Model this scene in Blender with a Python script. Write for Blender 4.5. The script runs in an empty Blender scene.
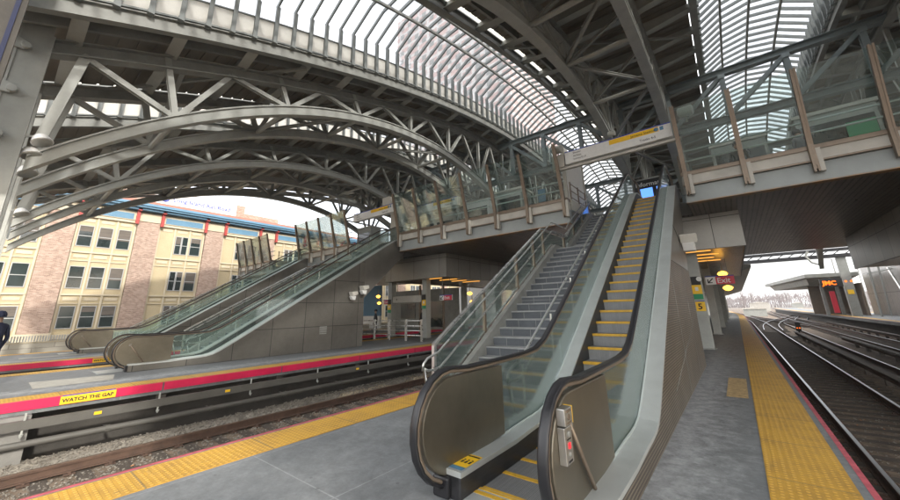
import bpy, bmesh, math, random
from mathutils import Vector, Matrix
random.seed(7)
R_ = math.radians
C = bpy.context.scene.collection

# ------------------------------------------------------------------ camera
SC = bpy.context.scene
cd = bpy.data.cameras.new('camera'); cam = bpy.data.objects.new('camera', cd); C.objects.link(cam)
YAW, PITCH, ROLL, FPX, PY = .6666, .2548, .0207, 350.5, 219.0
Rc = (Matrix.Rotation(YAW, 3, 'Z') @ Matrix.Rotation(PITCH, 3, 'X') @ Matrix.Rotation(ROLL, 3, 'Y')) @ Matrix.Rotation(math.pi/2, 3, 'X')
cam.matrix_world = Matrix.Translation((0, 0, 1.6)) @ Rc.to_4x4()
cd.sensor_width = 36; cd.lens = FPX/900*36; cd.shift_y = -(250-PY)/900
cd.clip_start = .05; cd.clip_end = 4000
SC.camera = cam

# ------------------------------------------------------------------ world, sun, exposure
W = bpy.data.worlds.new('World'); SC.world = W; W.use_nodes = True
wn = W.node_tree.nodes; wl = W.node_tree.links
bg = wn['Background']
SUN_DIR = Vector((.84, -.21, .43)).normalized()         # towards the sun
sky = wn.new('ShaderNodeTexSky'); sky.sky_type = 'NISHITA'; sky.sun_disc = False
sky.sun_elevation = math.asin(SUN_DIR.z); sky.sun_rotation = math.atan2(SUN_DIR.x, SUN_DIR.y)
sky.dust_density = 5; sky.air_density = 1.0; sky.ozone_density = .6
tc = wn.new('ShaderNodeTexCoord'); nz = wn.new('ShaderNodeTexNoise'); nz.inputs['Scale'].default_value = 2.2; nz.inputs['Detail'].default_value = 6
rmp = wn.new('ShaderNodeValToRGB'); rmp.color_ramp.elements[0].position = .30; rmp.color_ramp.elements[1].position = .66
cm = wn.new('ShaderNodeMix'); cm.data_type = 'RGBA'; cm.inputs['B'].default_value = (14.9, 14.9, 14.9, 1)
wl.new(tc.outputs['Generated'], nz.inputs['Vector']); wl.new(nz.outputs['Fac'], rmp.inputs['Fac'])
wl.new(rmp.outputs['Color'], cm.inputs['Factor']); wl.new(sky.outputs['Color'], cm.inputs['A'])
wl.new(cm.outputs['Result'], bg.inputs['Color']); bg.inputs['Strength'].default_value = .145
sl = bpy.data.lights.new('sun', 'SUN'); sl.energy = 2.2; sl.angle = R_(2.5); sl.color = (1, .95, .87)
so = bpy.data.objects.new('sun', sl); C.objects.link(so); so.rotation_euler = SUN_DIR.to_track_quat('Z', 'Y').to_euler()
SC.view_settings.view_transform = 'Standard'; SC.view_settings.look = 'None'
SC.view_settings.gamma = 1; SC.view_settings.use_curve_mapping = False
SC.view_settings.exposure = 1.12
SC.cycles.max_bounces = 10; SC.cycles.transparent_max_bounces = 24; SC.cycles.diffuse_bounces = 5

# ------------------------------------------------------------------ materials
def nt(name):
    m = bpy.data.materials.new(name); m.use_nodes = True
    n = m.node_tree.nodes; return m, n, m.node_tree.links, n['Principled BSDF']
def mat(name, c, rough=.6, metal=0., var=.18, scale=3., bump=.0, bscale=40., c2=None, stain=0., aniso=None, spec=None):
    """base colour broken up by two sizes of noise, optional streak stretch and bump"""
    m, n, l, b = nt(name)
    t = n.new('ShaderNodeTexCoord'); mp = n.new('ShaderNodeMapping'); l.new(t.outputs['Object'], mp.inputs[0])
    if aniso: mp.inputs['Scale'].default_value = aniso
    a = n.new('ShaderNodeTexNoise'); a.inputs['Scale'].default_value = scale; a.inputs['Detail'].default_value = 8; a.inputs['Roughness'].default_value = .65
    l.new(mp.outputs[0], a.inputs['Vector'])
    r = n.new('ShaderNodeValToRGB'); r.color_ramp.elements[0].position = .3; r.color_ramp.elements[1].position = .72
    lo = [x*(1-var) for x in c]; hi = [min(1, x*(1+var)) for x in (c2 or c)]
    r.color_ramp.elements[0].color = (*lo, 1); r.color_ramp.elements[1].color = (*hi, 1)
    l.new(a.outputs['Fac'], r.inputs['Fac'])
    out = r.outputs['Color']
    if stain:
        s = n.new('ShaderNodeTexNoise'); s.inputs['Scale'].default_value = scale*.35; s.inputs['Detail'].default_value = 10; s.inputs['Roughness'].default_value = .8
        l.new(t.outputs['Object'], s.inputs['Vector'])
        r2 = n.new('ShaderNodeValToRGB'); r2.color_ramp.elements[0].position = .52; r2.color_ramp.elements[1].position = .7
        l.new(s.outputs['Fac'], r2.inputs['Fac'])
        mu = n.new('ShaderNodeMath'); mu.operation = 'MULTIPLY'; mu.inputs[1].default_value = stain; l.new(r2.outputs['Color'], mu.inputs[0])
        mx = n.new('ShaderNodeMix'); mx.data_type = 'RGBA'; mx.inputs['B'].default_value = (*[x*.45 for x in c], 1)
        l.new(mu.outputs[0], mx.inputs['Factor']); l.new(out, mx.inputs['A']); out = mx.outputs['Result']
    l.new(out, b.inputs['Base Color'])
    b.inputs['Roughness'].default_value = rough; b.inputs['Metallic'].default_value = metal
    if spec is not None: b.inputs['Specular IOR Level'].default_value = spec
    if var:
        rr = n.new('ShaderNodeMapRange'); rr.inputs['To Min'].default_value = max(.05, rough-.1); rr.inputs['To Max'].default_value = min(1, rough+.12)
        l.new(a.outputs['Fac'], rr.inputs['Value']); l.new(rr.outputs[0], b.inputs['Roughness'])
    if bump:
        q = n.new('ShaderNodeTexNoise'); q.inputs['Scale'].default_value = bscale; q.inputs['Detail'].default_value = 5
        l.new(mp.outputs[0], q.inputs['Vector'])
        bp = n.new('ShaderNodeBump'); bp.inputs['Strength'].default_value = bump; bp.inputs['Distance'].default_value = .01
        l.new(q.outputs['Fac'], bp.inputs['Height']); l.new(bp.outputs[0], b.inputs['Normal'])
    return m
def panelmat(name, c, bw, bh, mortar=.012, mc=(.05, .05, .05), rough=.5, metal=0., axis='X', var=.12, bump=.3, off=0.5, c2=None, jitter=.1, msmooth=.1):
    """brick texture on world-axis planes: axis = normal of the surface"""
    m, n, l, b = nt(name)
    t = n.new('ShaderNodeTexCoord'); sp = n.new('ShaderNodeSeparateXYZ'); cb = n.new('ShaderNodeCombineXYZ')
    l.new(t.outputs['Object'], sp.inputs[0])
    u, v = {'X': ('Y', 'Z'), 'Y': ('X', 'Z'), 'Z': ('X', 'Y'), 'T': ('Y', 'X')}[axis]
    l.new(sp.outputs[u], cb.inputs['X']); l.new(sp.outputs[v], cb.inputs['Y'])
    k = n.new('ShaderNodeTexBrick'); k.offset = off
    k.inputs['Scale'].default_value = 1; k.inputs['Brick Width'].default_value = bw; k.inputs['Row Height'].default_value = bh
    k.inputs['Mortar Size'].default_value = mortar; k.inputs['Mortar Smooth'].default_value = msmooth
    c2 = c2 or c
    k.inputs['Color1'].default_value = (*[x*(1-jitter) for x in c], 1); k.inputs['Color2'].default_value = (*[min(1, x*(1+jitter)) for x in c2], 1)
    k.inputs['Mortar'].default_value = (*mc, 1)
    l.new(cb.outputs[0], k.inputs['Vector'])
    a = n.new('ShaderNodeTexNoise'); a.inputs['Scale'].default_value = 2.4; a.inputs['Detail'].default_value = 9; a.inputs['Roughness'].default_value = .7
    l.new(t.outputs['Object'], a.inputs['Vector'])
    mr = n.new('ShaderNodeMapRange'); mr.inputs['To Min'].default_value = 1-var*1.6; mr.inputs['To Max'].default_value = 1+var*1.2; l.new(a.outputs['Fac'], mr.inputs['Value'])
    mx = n.new('ShaderNodeVectorMath'); mx.operation = 'SCALE'; l.new(k.outputs['Color'], mx.inputs[0]); l.new(mr.outputs[0], mx.inputs['Scale'])
    l.new(mx.outputs[0], b.inputs['Base Color'])
    b.inputs['Metallic'].default_value = metal
    r2 = n.new('ShaderNodeMapRange'); r2.inputs['To Min'].default_value = max(.08, rough-.12); r2.inputs['To Max'].default_value = min(1, rough+.15)
    l.new(a.outputs['Fac'], r2.inputs['Value']); l.new(r2.outputs[0], b.inputs['Roughness'])
    bp = n.new('ShaderNodeBump'); bp.inputs['Strength'].default_value = bump; bp.inputs['Distance'].default_value = .01; bp.invert = True
    l.new(k.outputs['Fac'], bp.inputs['Height']); l.new(bp.outputs[0], b.inputs['Normal'])
    return m
def glassmat(name, tint, refl=1.0, haze=.0, hc=(.8, .85, .85)):
    m, n, l, b = nt(name); n.remove(b); o = n['Material Output']
    tr = n.new('ShaderNodeBsdfTransparent'); tr.inputs[0].default_value = (*tint, 1)
    gl = n.new('ShaderNodeBsdfGlossy'); gl.inputs['Roughness'].default_value = .03
    fr = n.new('ShaderNodeFresnel'); fr.inputs[0].default_value = 1.52
    mu = n.new('ShaderNodeMath'); mu.operation = 'MULTIPLY'; mu.inputs[1].default_value = refl; mu.use_clamp = True; l.new(fr.outputs[0], mu.inputs[0])
    ms = n.new('ShaderNodeMixShader'); l.new(mu.outputs[0], ms.inputs[0]); l.new(tr.outputs[0], ms.inputs[1]); l.new(gl.outputs[0], ms.inputs[2])
    out = ms
    if haze:
        d = n.new('ShaderNodeBsdfDiffuse'); d.inputs[0].default_value = (*hc, 1)
        nn = n.new('ShaderNodeTexNoise'); nn.inputs['Scale'].default_value = 1.6; nn.inputs['Detail'].default_value = 8
        t = n.new('ShaderNodeTexCoord'); l.new(t.outputs['Object'], nn.inputs['Vector'])
        mr = n.new('ShaderNodeMapRange'); mr.inputs['From Min'].default_value = .3; mr.inputs['From Max'].default_value = .75
        mr.inputs['To Min'].default_value = haze*.8; mr.inputs['To Max'].default_value = haze*1.2; l.new(nn.outputs['Fac'], mr.inputs['Value'])
        m2 = n.new('ShaderNodeMixShader'); l.new(mr.outputs[0], m2.inputs[0]); l.new(ms.outputs[0], m2.inputs[1]); l.new(d.outputs[0], m2.inputs[2]); out = m2
    l.new(out.outputs[0], o.inputs['Surface'])
    return m
def emis(name, c, s):
    m, n, l, b = nt(name); b.inputs['Base Color'].default_value = (*c, 1)
    b.inputs['Emission Color'].default_value = (*c, 1); b.inputs['Emission Strength'].default_value = s; return m
def flat(name, c, rough=.5, metal=0.):
    return mat(name, c, rough, metal, var=.06, scale=8)

M = {}
M['steel'] = mat('painted_grey_steel', (.25, .255, .235), .5, 0, .22, 1.6, .08, 30, stain=.35)
M['steel_light'] = mat('light_grey_steel', (.34, .35, .325), .45, 0, .16, 1.3, .06, 30, stain=.3)
M['steel_blue'] = mat('blue_grey_steel', (.19, .225, .23), .45, 0, .15, 1.5, stain=.2)
M['deck'] = mat('brown_roof_deck', (.255, .225, .185), .55, .3, .3, .8, stain=.5, aniso=(.25, 1, 1))
M['white_panel'] = mat('white_skylight_panel', (.72, .71, .66), .5, 0, .1, 1.2, stain=.3)
M['fin'] = mat('skylight_fin_grey', (.17, .185, .18), .5, 0, .12, 4)
M['stainless'] = mat('brushed_stainless', (.50, .49, .46), .34, .85, .16, 1.4, .03, 60, aniso=(1, .3, 6), stain=.18)
M['stainless_dull'] = mat('dull_stainless_newel', (.20, .18, .14), .36, .75, .25, 1.1, .03, 30, stain=.35)
M['satin'] = mat('satin_rail_steel', (.58, .58, .56), .28, .9, .1, 6)
M['deck_trim'] = mat('escalator_deck_steel', (.50, .525, .515), .40, .45, .10, 2.2, .02, 50, stain=.15)
M['rubber'] = mat('black_handrail_rubber', (.010, .010, .012), .38, 0, .3, 4)
M['skirt'] = mat('scuffed_black_skirt', (.02, .02, .022), .42, .2, .5, 9, .05, 60)
M['scuff'] = mat('scratched_black_skirt', (.018, .018, .02), .4, .2, .3, 5, .05, 60, c2=(.035, .035, .036), aniso=(1, 1, 6))
M['rail_paint'] = mat('pale_guard_rail', (.50, .55, .54), .4, .2, .08, 6)
M['flange_rust'] = mat('grey_flange_with_rust', (.22, .235, .23), .6, .1, .15, 2.6, .1, 30, c2=(.42, .22, .08), aniso=(1.2, 1, 6))
M['step'] = panelmat('grooved_aluminium_step', (.34, .34, .34), 4., .012, .003, (.14, .14, .14), .5, .35, 'T', .3, .5, 0)
M['riser'] = panelmat('grooved_step_riser', (.36, .365, .365), .014, 4., .004, (.18, .18, .18), .5, .35, 'Y', .35, .5, 0)
M['yellow_line'] = mat('worn_yellow_step_line', (.60, .35, .03), .55, 0, .2, 14, stain=.45)
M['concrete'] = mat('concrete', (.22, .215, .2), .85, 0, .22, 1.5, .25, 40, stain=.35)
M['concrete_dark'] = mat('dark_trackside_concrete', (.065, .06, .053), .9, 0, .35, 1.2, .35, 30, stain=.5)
M['stair_tread'] = mat('worn_slate_tread', (.26, .265, .265), .65, 0, .25, 3.5, .12, 60, stain=.3)
M['stair_riser'] = panelmat('slate_stair_riser', (.08, .088, .098), .42, .6, .006, (.22, .22, .21), .6, 0, 'Y', .35, .3, 0)
M['stair_stringer'] = mat('grey_stringer', (.33, .33, .31), .45, .4, .18, 2, .05, stain=.25)
M['bronze'] = mat('brown_bronze_fin', (.235, .185, .14), .42, .55, .18, 3)
M['stone_sill'] = mat('beige_sill_panel', (.48, .46, .41), .55, 0, .12, 2.2, .05, stain=.3)
M['fascia_beam'] = mat('grey_fascia_beam', (.31, .335, .33), .45, .1, .15, .8, stain=.4)
M['glass'] = glassmat('green_tinted_glass', (.86, .92, .905), .8, .03, (.45, .62, .60))
M['glass_bal'] = glassmat('balustrade_glass', (.93, .975, .96), .8, .035, (.66, .86, .82))
M['glass_sky'] = glassmat('skylight_glazing', (.74, .755, .775), .35, .07, (.85, .88, .92))
M['ceiling'] = panelmat('dark_plank_soffit', (.105, .085, .075), 2.4, .15, .022, (.01, .008, .008), .3, .5, 'T', .6, .8, 0, jitter=.35)
M['box_panel'] = panelmat('beige_steel_enclosure', (.36, .345, .31), 2.1, 1.15, .012, (.06, .055, .05), .42, .35, 'Y', .15, .3, 0)
M['box_side'] = panelmat('beige_steel_enclosure_side', (.36, .345, .31), 1.2, 1.15, .012, (.06, .055, .05), .42, .35, 'X', .15, .3, 0)
M['wall_solid'] = panelmat('steel_wall_panels', (.175, .165, .145), 1.36, 1.02, .012, (.05, .05, .045), .38, .5, 'X', .22, .4, 0, jitter=.12)
M['wall_top'] = mat('plain_steel_wall', (.215, .205, .185), .33, .6, .15, 1, stain=.25)
M['gold_soffit'] = mat('bronze_soffit', (.30, .21, .11), .28, .7, .3, 2, aniso=(1, 6, 1))
M['track_brown'] = mat('rusty_track_bed', (.10, .072, .05), .95, 0, .45, 3.6, .9, 30, c2=(.18, .135, .095), stain=.5)
M['ballast'] = mat('dusty_ballast', (.21, .185, .155), .95, 0, .4, 4.5, .8, 35, c2=(.26, .24, .2), stain=.4)
M['stone'] = mat('ballast_stone', (.20, .18, .15), .9, 0, .45, 5)
M['sleeper'] = mat('weathered_timber_sleeper', (.07, .055, .042), .9, 0, .35, 3, .4, 20, aniso=(.4, 3, 1))
M['rail_rust'] = mat('rusty_rail_web', (.10, .06, .042), .8, .1, .35, 4, .1)
M['rail_top'] = mat('polished_rail_head', (.52, .52, .52), .33, 1., .1, 3, aniso=(1, .1, 1))
M['rail_top_dull'] = mat('dull_rail_head', (.23, .16, .12), .5, .7, .2, 3)
M['board'] = mat('weathered_third_rail_cover', (.11, .095, .08), .8, 0, .3, 2, .2, aniso=(3, .3, 3))
M['tray'] = mat('grey_cable_tray', (.10, .096, .085), .6, .1, .2, 1.5, stain=.5)
M['red'] = mat('red_platform_fascia', (.60, .012, .075), .45, 0, .15, 1.5, stain=.25)
M['red_edge'] = mat('worn_red_edge_line', (.42, .08, .10), .7, 0, .4, 9, stain=.4)
M['yellow'] = flat('sign_yellow', (.85, .52, .02), .4)
M['black'] = flat('sign_black', (.015, .015, .015), .5)
M['white'] = flat('sign_white', (.70, .70, .68), .4)
M['blue'] = flat('sign_blue', (.02, .05, .36), .4)
M['signred'] = flat('sign_red', (.62, .03, .06), .4)
M['green'] = flat('sign_green', (.02, .26, .11), .4)
M['screen'] = emis('blue_screen', (.08, .22, .75), 1.1)
M['led'] = emis('orange_led', (1., .16, .005), .9)
M['redlight'] = emis('red_button', (.85, .02, .03), .5)
M['gold'] = emis('warm_lamp', (1., .50, .06), 2.2)
M['tube'] = emis('warm_tube', (1., .46, .08), .6)
M['cream'] = mat('cream_stucco', (.44, .37, .235), .8, 0, .08, .6, .05, stain=.18)
M['cream_trim'] = mat('pale_cream_trim', (.50, .44, .32), .7, 0, .06, 1)
M['brick'] = panelmat('mottled_pink_brick', (.30, .175, .135), .24, .085, .012, (.36, .31, .25), .85, 0, 'X', .22, .2, .5, c2=(.37, .265, .215), jitter=.2)
M['brick_far'] = panelmat('tower_brick', (.66, .50, .48), 5., 3.2, .6, (.74, .73, .73), .85, 0, 'Y', .1, .1, 0)
M['window'] = mat('dark_window_glass', (.02, .03, .03), .06, 0, .5, .35, spec=.8)
M['blue_trim'] = mat('light_blue_cornice', (.085, .20, .31), .5, 0, .1, 1)
M['red_trim'] = mat('red_bracket', (.32, .03, .025), .5, 0, .1, 3)
M['parapet'] = mat('terracotta_parapet', (.33, .15, .11), .7, 0, .15, 1)
M['sand'] = mat('sandy_ballast', (.33, .26, .165), .95, 0, .35, 3.5, .9, 30, c2=(.40, .33, .23), stain=.5)
M['louver'] = mat('grey_louver', (.36, .37, .37), .6, 0, .1, 2)
M['tan'] = mat('tan_paint_patch', (.36, .345, .30), .8, 0, .2, 5, stain=.3)
M['bark'] = mat('grey_bark', (.13, .10, .085), .9, 0, .2, 3)
M['twig'] = mat('bare_twigs', (.20, .145, .13), .9, 0, .25, 1)
M['skin'] = flat('skin', (.45, .28, .2), .6)
M['cloth_navy'] = mat('navy_cloth', (.02, .025, .06), .9, 0, .2, 8)
M['cloth_dark'] = mat('dark_cloth', (.03, .03, .032), .9, 0, .2, 8)
M['cloth_grey'] = mat('grey_cloth', (.14, .15, .17), .9, 0, .2, 8)
M['cloth_red'] = mat('red_cloth', (.4, .03, .04), .9, 0, .2, 8)
M['trainyellow'] = flat('train_yellow', (.75, .52, .03), .4)
M['trainsilver'] = mat('train_silver', (.5, .5, .5), .35, .7, .1, 2)
M['far_brown'] = mat('winter_ground', (.15, .125, .105), .95, 0, .3, .08, stain=.3)

def tactile():
    m, n, l, b = nt('yellow_tactile_paving')
    t = n.new('ShaderNodeTexCoord'); sp = n.new('ShaderNodeSeparateXYZ'); l.new(t.outputs['Object'], sp.inputs[0])
    def sn(s):
        a = n.new('ShaderNodeMath'); a.operation = 'MULTIPLY'; a.inputs[1].default_value = 2*math.pi/.06; l.new(sp.outputs[s], a.inputs[0])
        c = n.new('ShaderNodeMath'); c.operation = 'SINE'; l.new(a.outputs[0], c.inputs[0]); return c
    p = n.new('ShaderNodeMath'); p.operation = 'MULTIPLY'; x, y = sn('X'), sn('Y')
    mx = n.new('ShaderNodeMath'); mx.operation = 'MAXIMUM'; mx.inputs[1].default_value = 0
    # one dome per cell: (1+sin)(1+sin)/4, cut
    def one(q):
        a = n.new('ShaderNodeMath'); a.operation = 'MULTIPLY_ADD'; a.inputs[1].default_value = .5; a.inputs[2].default_value = .5; l.new(q.outputs[0], a.inputs[0]); return a
    l.new(one(x).outputs[0], p.inputs[0]); l.new(one(y).outputs[0], p.inputs[1])
    rg = n.new('ShaderNodeMapRange'); rg.inputs['From Min'].default_value = .35; rg.inputs['From Max'].default_value = .62; l.new(p.outputs[0], rg.inputs['Value'])
    nz = n.new('ShaderNodeTexNoise'); nz.inputs['Scale'].default_value = 2.2; nz.inputs['Detail'].default_value = 9; nz.inputs['Roughness'].default_value = .75; l.new(t.outputs['Object'], nz.inputs['Vector'])
    base = n.new('ShaderNodeValToRGB'); base.color_ramp.elements[0].position = .34; base.color_ramp.elements[1].position = .55
    base.color_ramp.elements[0].color = (.34, .19, .035, 1); base.color_ramp.elements[1].color = (.50, .28, .035, 1); l.new(nz.outputs['Fac'], base.inputs['Fac'])
    top = n.new('ShaderNodeMix'); top.data_type = 'RGBA'; top.inputs['B'].default_value = (.64, .37, .06, 1)
    l.new(base.outputs['Color'], top.inputs['A']); l.new(rg.outputs[0], top.inputs['Factor'])
    yy = n.new('ShaderNodeMath'); yy.operation = 'PINGPONG'; yy.inputs[1].default_value = .61; l.new(sp.outputs['Y'], yy.inputs[0])
    jr = n.new('ShaderNodeMapRange'); jr.inputs['From Min'].default_value = .004; jr.inputs['From Max'].default_value = .012; jr.inputs['To Min'].default_value = .75; jr.inputs['To Max'].default_value = 0.; l.new(yy.outputs[0], jr.inputs['Value'])
    dz = n.new('ShaderNodeTexNoise'); dz.inputs['Scale'].default_value = 7; dz.inputs['Detail'].default_value = 10; dz.inputs['Roughness'].default_value = .8; l.new(t.outputs['Object'], dz.inputs['Vector'])
    dr = n.new('ShaderNodeMapRange'); dr.inputs['From Min'].default_value = .56; dr.inputs['From Max'].default_value = .68; dr.inputs['To Max'].default_value = .55; l.new(dz.outputs['Fac'], dr.inputs['Value'])
    mxx = n.new('ShaderNodeMath'); mxx.operation = 'MAXIMUM'; l.new(jr.outputs[0], mxx.inputs[0]); l.new(dr.outputs[0], mxx.inputs[1])
    jm_ = n.new('ShaderNodeMix'); jm_.data_type = 'RGBA'; jm_.inputs['B'].default_value = (.16, .12, .06, 1); l.new(top.outputs['Result'], jm_.inputs['A']); l.new(mxx.outputs[0], jm_.inputs['Factor'])
    l.new(jm_.outputs['Result'], b.inputs['Base Color']); b.inputs['Roughness'].default_value = .6
    bp = n.new('ShaderNodeBump'); bp.inputs['Strength'].default_value = .9; bp.inputs['Distance'].default_value = .006
    l.new(rg.outputs[0], bp.inputs['Height']); l.new(bp.outputs[0], b.inputs['Normal']); return m
M['tactile'] = tactile()
def paving():
    m, n, l, b = nt('grey_platform_paving')
    t = n.new('ShaderNodeTexCoord')
    def noise(s, d=8, r=.65, src=None):
        a = n.new('ShaderNodeTexNoise'); a.inputs['Scale'].default_value = s; a.inputs['Detail'].default_value = d; a.inputs['Roughness'].default_value = r
        l.new(src or t.outputs['Object'], a.inputs['Vector']); return a
    big = noise(.9); fine = noise(26, 6)
    r = n.new('ShaderNodeValToRGB'); e = r.color_ramp.elements; e[0].position = .3; e[0].color = (.105, .113, .118, 1); e[1].position = .68; e[1].color = (.195, .203, .205, 1)
    l.new(big.outputs['Fac'], r.inputs['Fac'])
    # pale salt and wear
    sp = n.new('ShaderNodeSeparateXYZ'); l.new(t.outputs['Object'], sp.inputs[0])
    dx = n.new('ShaderNodeMapRange'); dx.inputs['From Min'].default_value = .9; dx.inputs['From Max'].default_value = 0.; dx.inputs['To Min'].default_value = -.13; dx.inputs['To Max'].default_value = .19
    ab = n.new('ShaderNodeMath'); ab.operation = 'ADD'; ab.inputs[1].default_value = -1.63
    aa = n.new('ShaderNodeMath'); aa.operation = 'ABSOLUTE'; l.new(sp.outputs['X'], ab.inputs[0]); l.new(ab.outputs[0], aa.inputs[0]); l.new(aa.outputs[0], dx.inputs['Value'])
    salt = noise(5.5, 12, .78); ad = n.new('ShaderNodeMath'); ad.operation = 'ADD'; l.new(salt.outputs['Fac'], ad.inputs[0]); l.new(dx.outputs[0], ad.inputs[1])
    sr = n.new('ShaderNodeMapRange'); sr.inputs['From Min'].default_value = .50; sr.inputs['From Max'].default_value = .72; sr.inputs['To Max'].default_value = .7; l.new(ad.outputs[0], sr.inputs['Value'])
    m1 = n.new('ShaderNodeMix'); m1.data_type = 'RGBA'; m1.inputs['B'].default_value = (.36, .37, .375, 1); l.new(r.outputs['Color'], m1.inputs['A']); l.new(sr.outputs[0], m1.inputs['Factor'])
    # joints
    cb = n.new('ShaderNodeCombineXYZ'); l.new(sp.outputs['X'], cb.inputs['X']); l.new(sp.outputs['Y'], cb.inputs['Y'])
    ofs = n.new('ShaderNodeVectorMath'); ofs.operation = 'ADD'; ofs.inputs[1].default_value = (.72+6.2, -2.2+6.4, 0); l.new(cb.outputs[0], ofs.inputs[0])
    k = n.new('ShaderNodeTexBrick'); k.offset = 0; k.inputs['Scale'].default_value = 1; k.inputs['Brick Width'].default_value = 1.55; k.inputs['Row Height'].default_value = 3.2
    k.inputs['Mortar Size'].default_value = .008; k.inputs['Mortar Smooth'].default_value = .3; l.new(ofs.outputs[0], k.inputs['Vector'])
    jm = n.new('ShaderNodeMath'); jm.operation = 'MULTIPLY'; l.new(k.outputs['Fac'], jm.inputs[0]); l.new(salt.outputs['Fac'], jm.inputs[1])
    m2 = n.new('ShaderNodeMix'); m2.data_type = 'RGBA'; m2.inputs['B'].default_value = (.31, .32, .32, 1); l.new(m1.outputs['Result'], m2.inputs['A']); l.new(jm.outputs[0], m2.inputs['Factor'])
    ck = n.new('ShaderNodeTexVoronoi'); ck.feature = 'DISTANCE_TO_EDGE'; ck.inputs['Scale'].default_value = .42; 
    wv = n.new('ShaderNodeVectorMath'); wv.operation = 'MULTIPLY_ADD'; wv.inputs[1].default_value = (.5, .5, 0); l.new(salt.outputs['Color'], wv.inputs[0]); l.new(t.outputs['Object'], wv.inputs[2]); l.new(wv.outputs[0], ck.inputs['Vector'])
    cr = n.new('ShaderNodeMapRange'); cr.inputs['From Min'].default_value = .004; cr.inputs['From Max'].default_value = .012; cr.inputs['To Min'].default_value = .16; cr.inputs['To Max'].default_value = 0.; l.new(ck.outputs['Distance'], cr.inputs['Value'])
    m3 = n.new('ShaderNodeMix'); m3.data_type = 'RGBA'; m3.inputs['B'].default_value = (.05, .05, .05, 1); l.new(m2.outputs['Result'], m3.inputs['A']); l.new(cr.outputs[0], m3.inputs['Factor'])
    gu = n.new('ShaderNodeTexVoronoi'); gu.inputs['Scale'].default_value = 3.4; l.new(t.outputs['Object'], gu.inputs['Vector'])
    gr = n.new('ShaderNodeMapRange'); gr.inputs['From Min'].default_value = .05; gr.inputs['From Max'].default_value = .075; gr.inputs['To Min'].default_value = .55; gr.inputs['To Max'].default_value = 0.; l.new(gu.outputs['Distance'], gr.inputs['Value'])
    m4 = n.new('ShaderNodeMix'); m4.data_type = 'RGBA'; m4.inputs['B'].default_value = (.07, .07, .07, 1); l.new(m3.outputs['Result'], m4.inputs['A']); l.new(gr.outputs[0], m4.inputs['Factor']); m2 = m4
    md = noise(7, 12, .8); mdr = n.new('ShaderNodeMapRange'); mdr.inputs['From Min'].default_value = .3; mdr.inputs['From Max'].default_value = .7; mdr.inputs['To Min'].default_value = .72; mdr.inputs['To Max'].default_value = 1.3; l.new(md.outputs['Fac'], mdr.inputs['Value'])
    ms_ = n.new('ShaderNodeVectorMath'); ms_.operation = 'SCALE'; l.new(m2.outputs['Result'], ms_.inputs[0]); l.new(mdr.outputs[0], ms_.inputs['Scale'])
    # grit
    g = n.new('ShaderNodeMapRange'); g.inputs['To Min'].default_value = .8; g.inputs['To Max'].default_value = 1.2; l.new(fine.outputs['Fac'], g.inputs['Value'])
    sc = n.new('ShaderNodeVectorMath'); sc.operation = 'SCALE'; l.new(ms_.outputs[0], sc.inputs[0]); l.new(g.outputs[0], sc.inputs['Scale'])
    l.new(sc.outputs[0], b.inputs['Base Color'])
    rr = n.new('ShaderNodeMapRange'); rr.inputs['To Min'].default_value = .38; rr.inputs['To Max'].default_value = .8; l.new(big.outputs['Fac'], rr.inputs['Value']); l.new(rr.outputs[0], b.inputs['Roughness'])
    bp = n.new('ShaderNodeBump'); bp.inputs['Strength'].default_value = .25; bp.inputs['Distance'].default_value = .01; l.new(fine.outputs['Fac'], bp.inputs['Height']); l.new(bp.outputs[0], b.inputs['Normal'])
    return m
M['paving'] = paving()
def perf():
    m, n, l, b = nt('perforated_louver_panel')
    t = n.new('ShaderNodeTexCoord'); sp = n.new('ShaderNodeSeparateXYZ'); l.new(t.outputs['Object'], sp.inputs[0])
    a = n.new('ShaderNodeMath'); a.operation = 'MULTIPLY'; a.inputs[1].default_value = 2*math.pi/.038; l.new(sp.outputs['Z'], a.inputs[0])
    s = n.new('ShaderNodeMath'); s.operation = 'SINE'; l.new(a.outputs[0], s.inputs[0])
    mr = n.new('ShaderNodeMapRange'); mr.inputs['From Min'].default_value = -.2; mr.inputs['From Max'].default_value = .5; l.new(s.outputs[0], mr.inputs['Value'])
    nz = n.new('ShaderNodeTexNoise'); nz.inputs['Scale'].default_value = 1.2; nz.inputs['Detail'].default_value = 6; l.new(t.outputs['Object'], nz.inputs['Vector'])
    r = n.new('ShaderNodeValToRGB'); r.color_ramp.elements[0].color = (.165, .138, .105, 1); r.color_ramp.elements[1].color = (.28, .238, .185, 1)
    r.color_ramp.elements[0].position = .35; r.color_ramp.elements[1].position = .65; l.new(nz.outputs['Fac'], r.inputs['Fac'])
    x = n.new('ShaderNodeMix'); x.data_type = 'RGBA'; x.inputs['A'].default_value = (.085, .072, .058, 1); l.new(mr.outputs[0], x.inputs['Factor']); l.new(r.outputs['Color'], x.inputs['B'])
    l.new(x.outputs['Result'], b.inputs['Base Color']); b.inputs['Metallic'].default_value = .45; b.inputs['Roughness'].default_value = .45
    bp = n.new('ShaderNodeBump'); bp.inputs['Strength'].default_value = .7; bp.inputs['Distance'].default_value = .01; l.new(mr.outputs[0], bp.inputs['Height']); l.new(bp.outputs[0], b.inputs['Normal'])
    return m
M['perf'] = perf()

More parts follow.
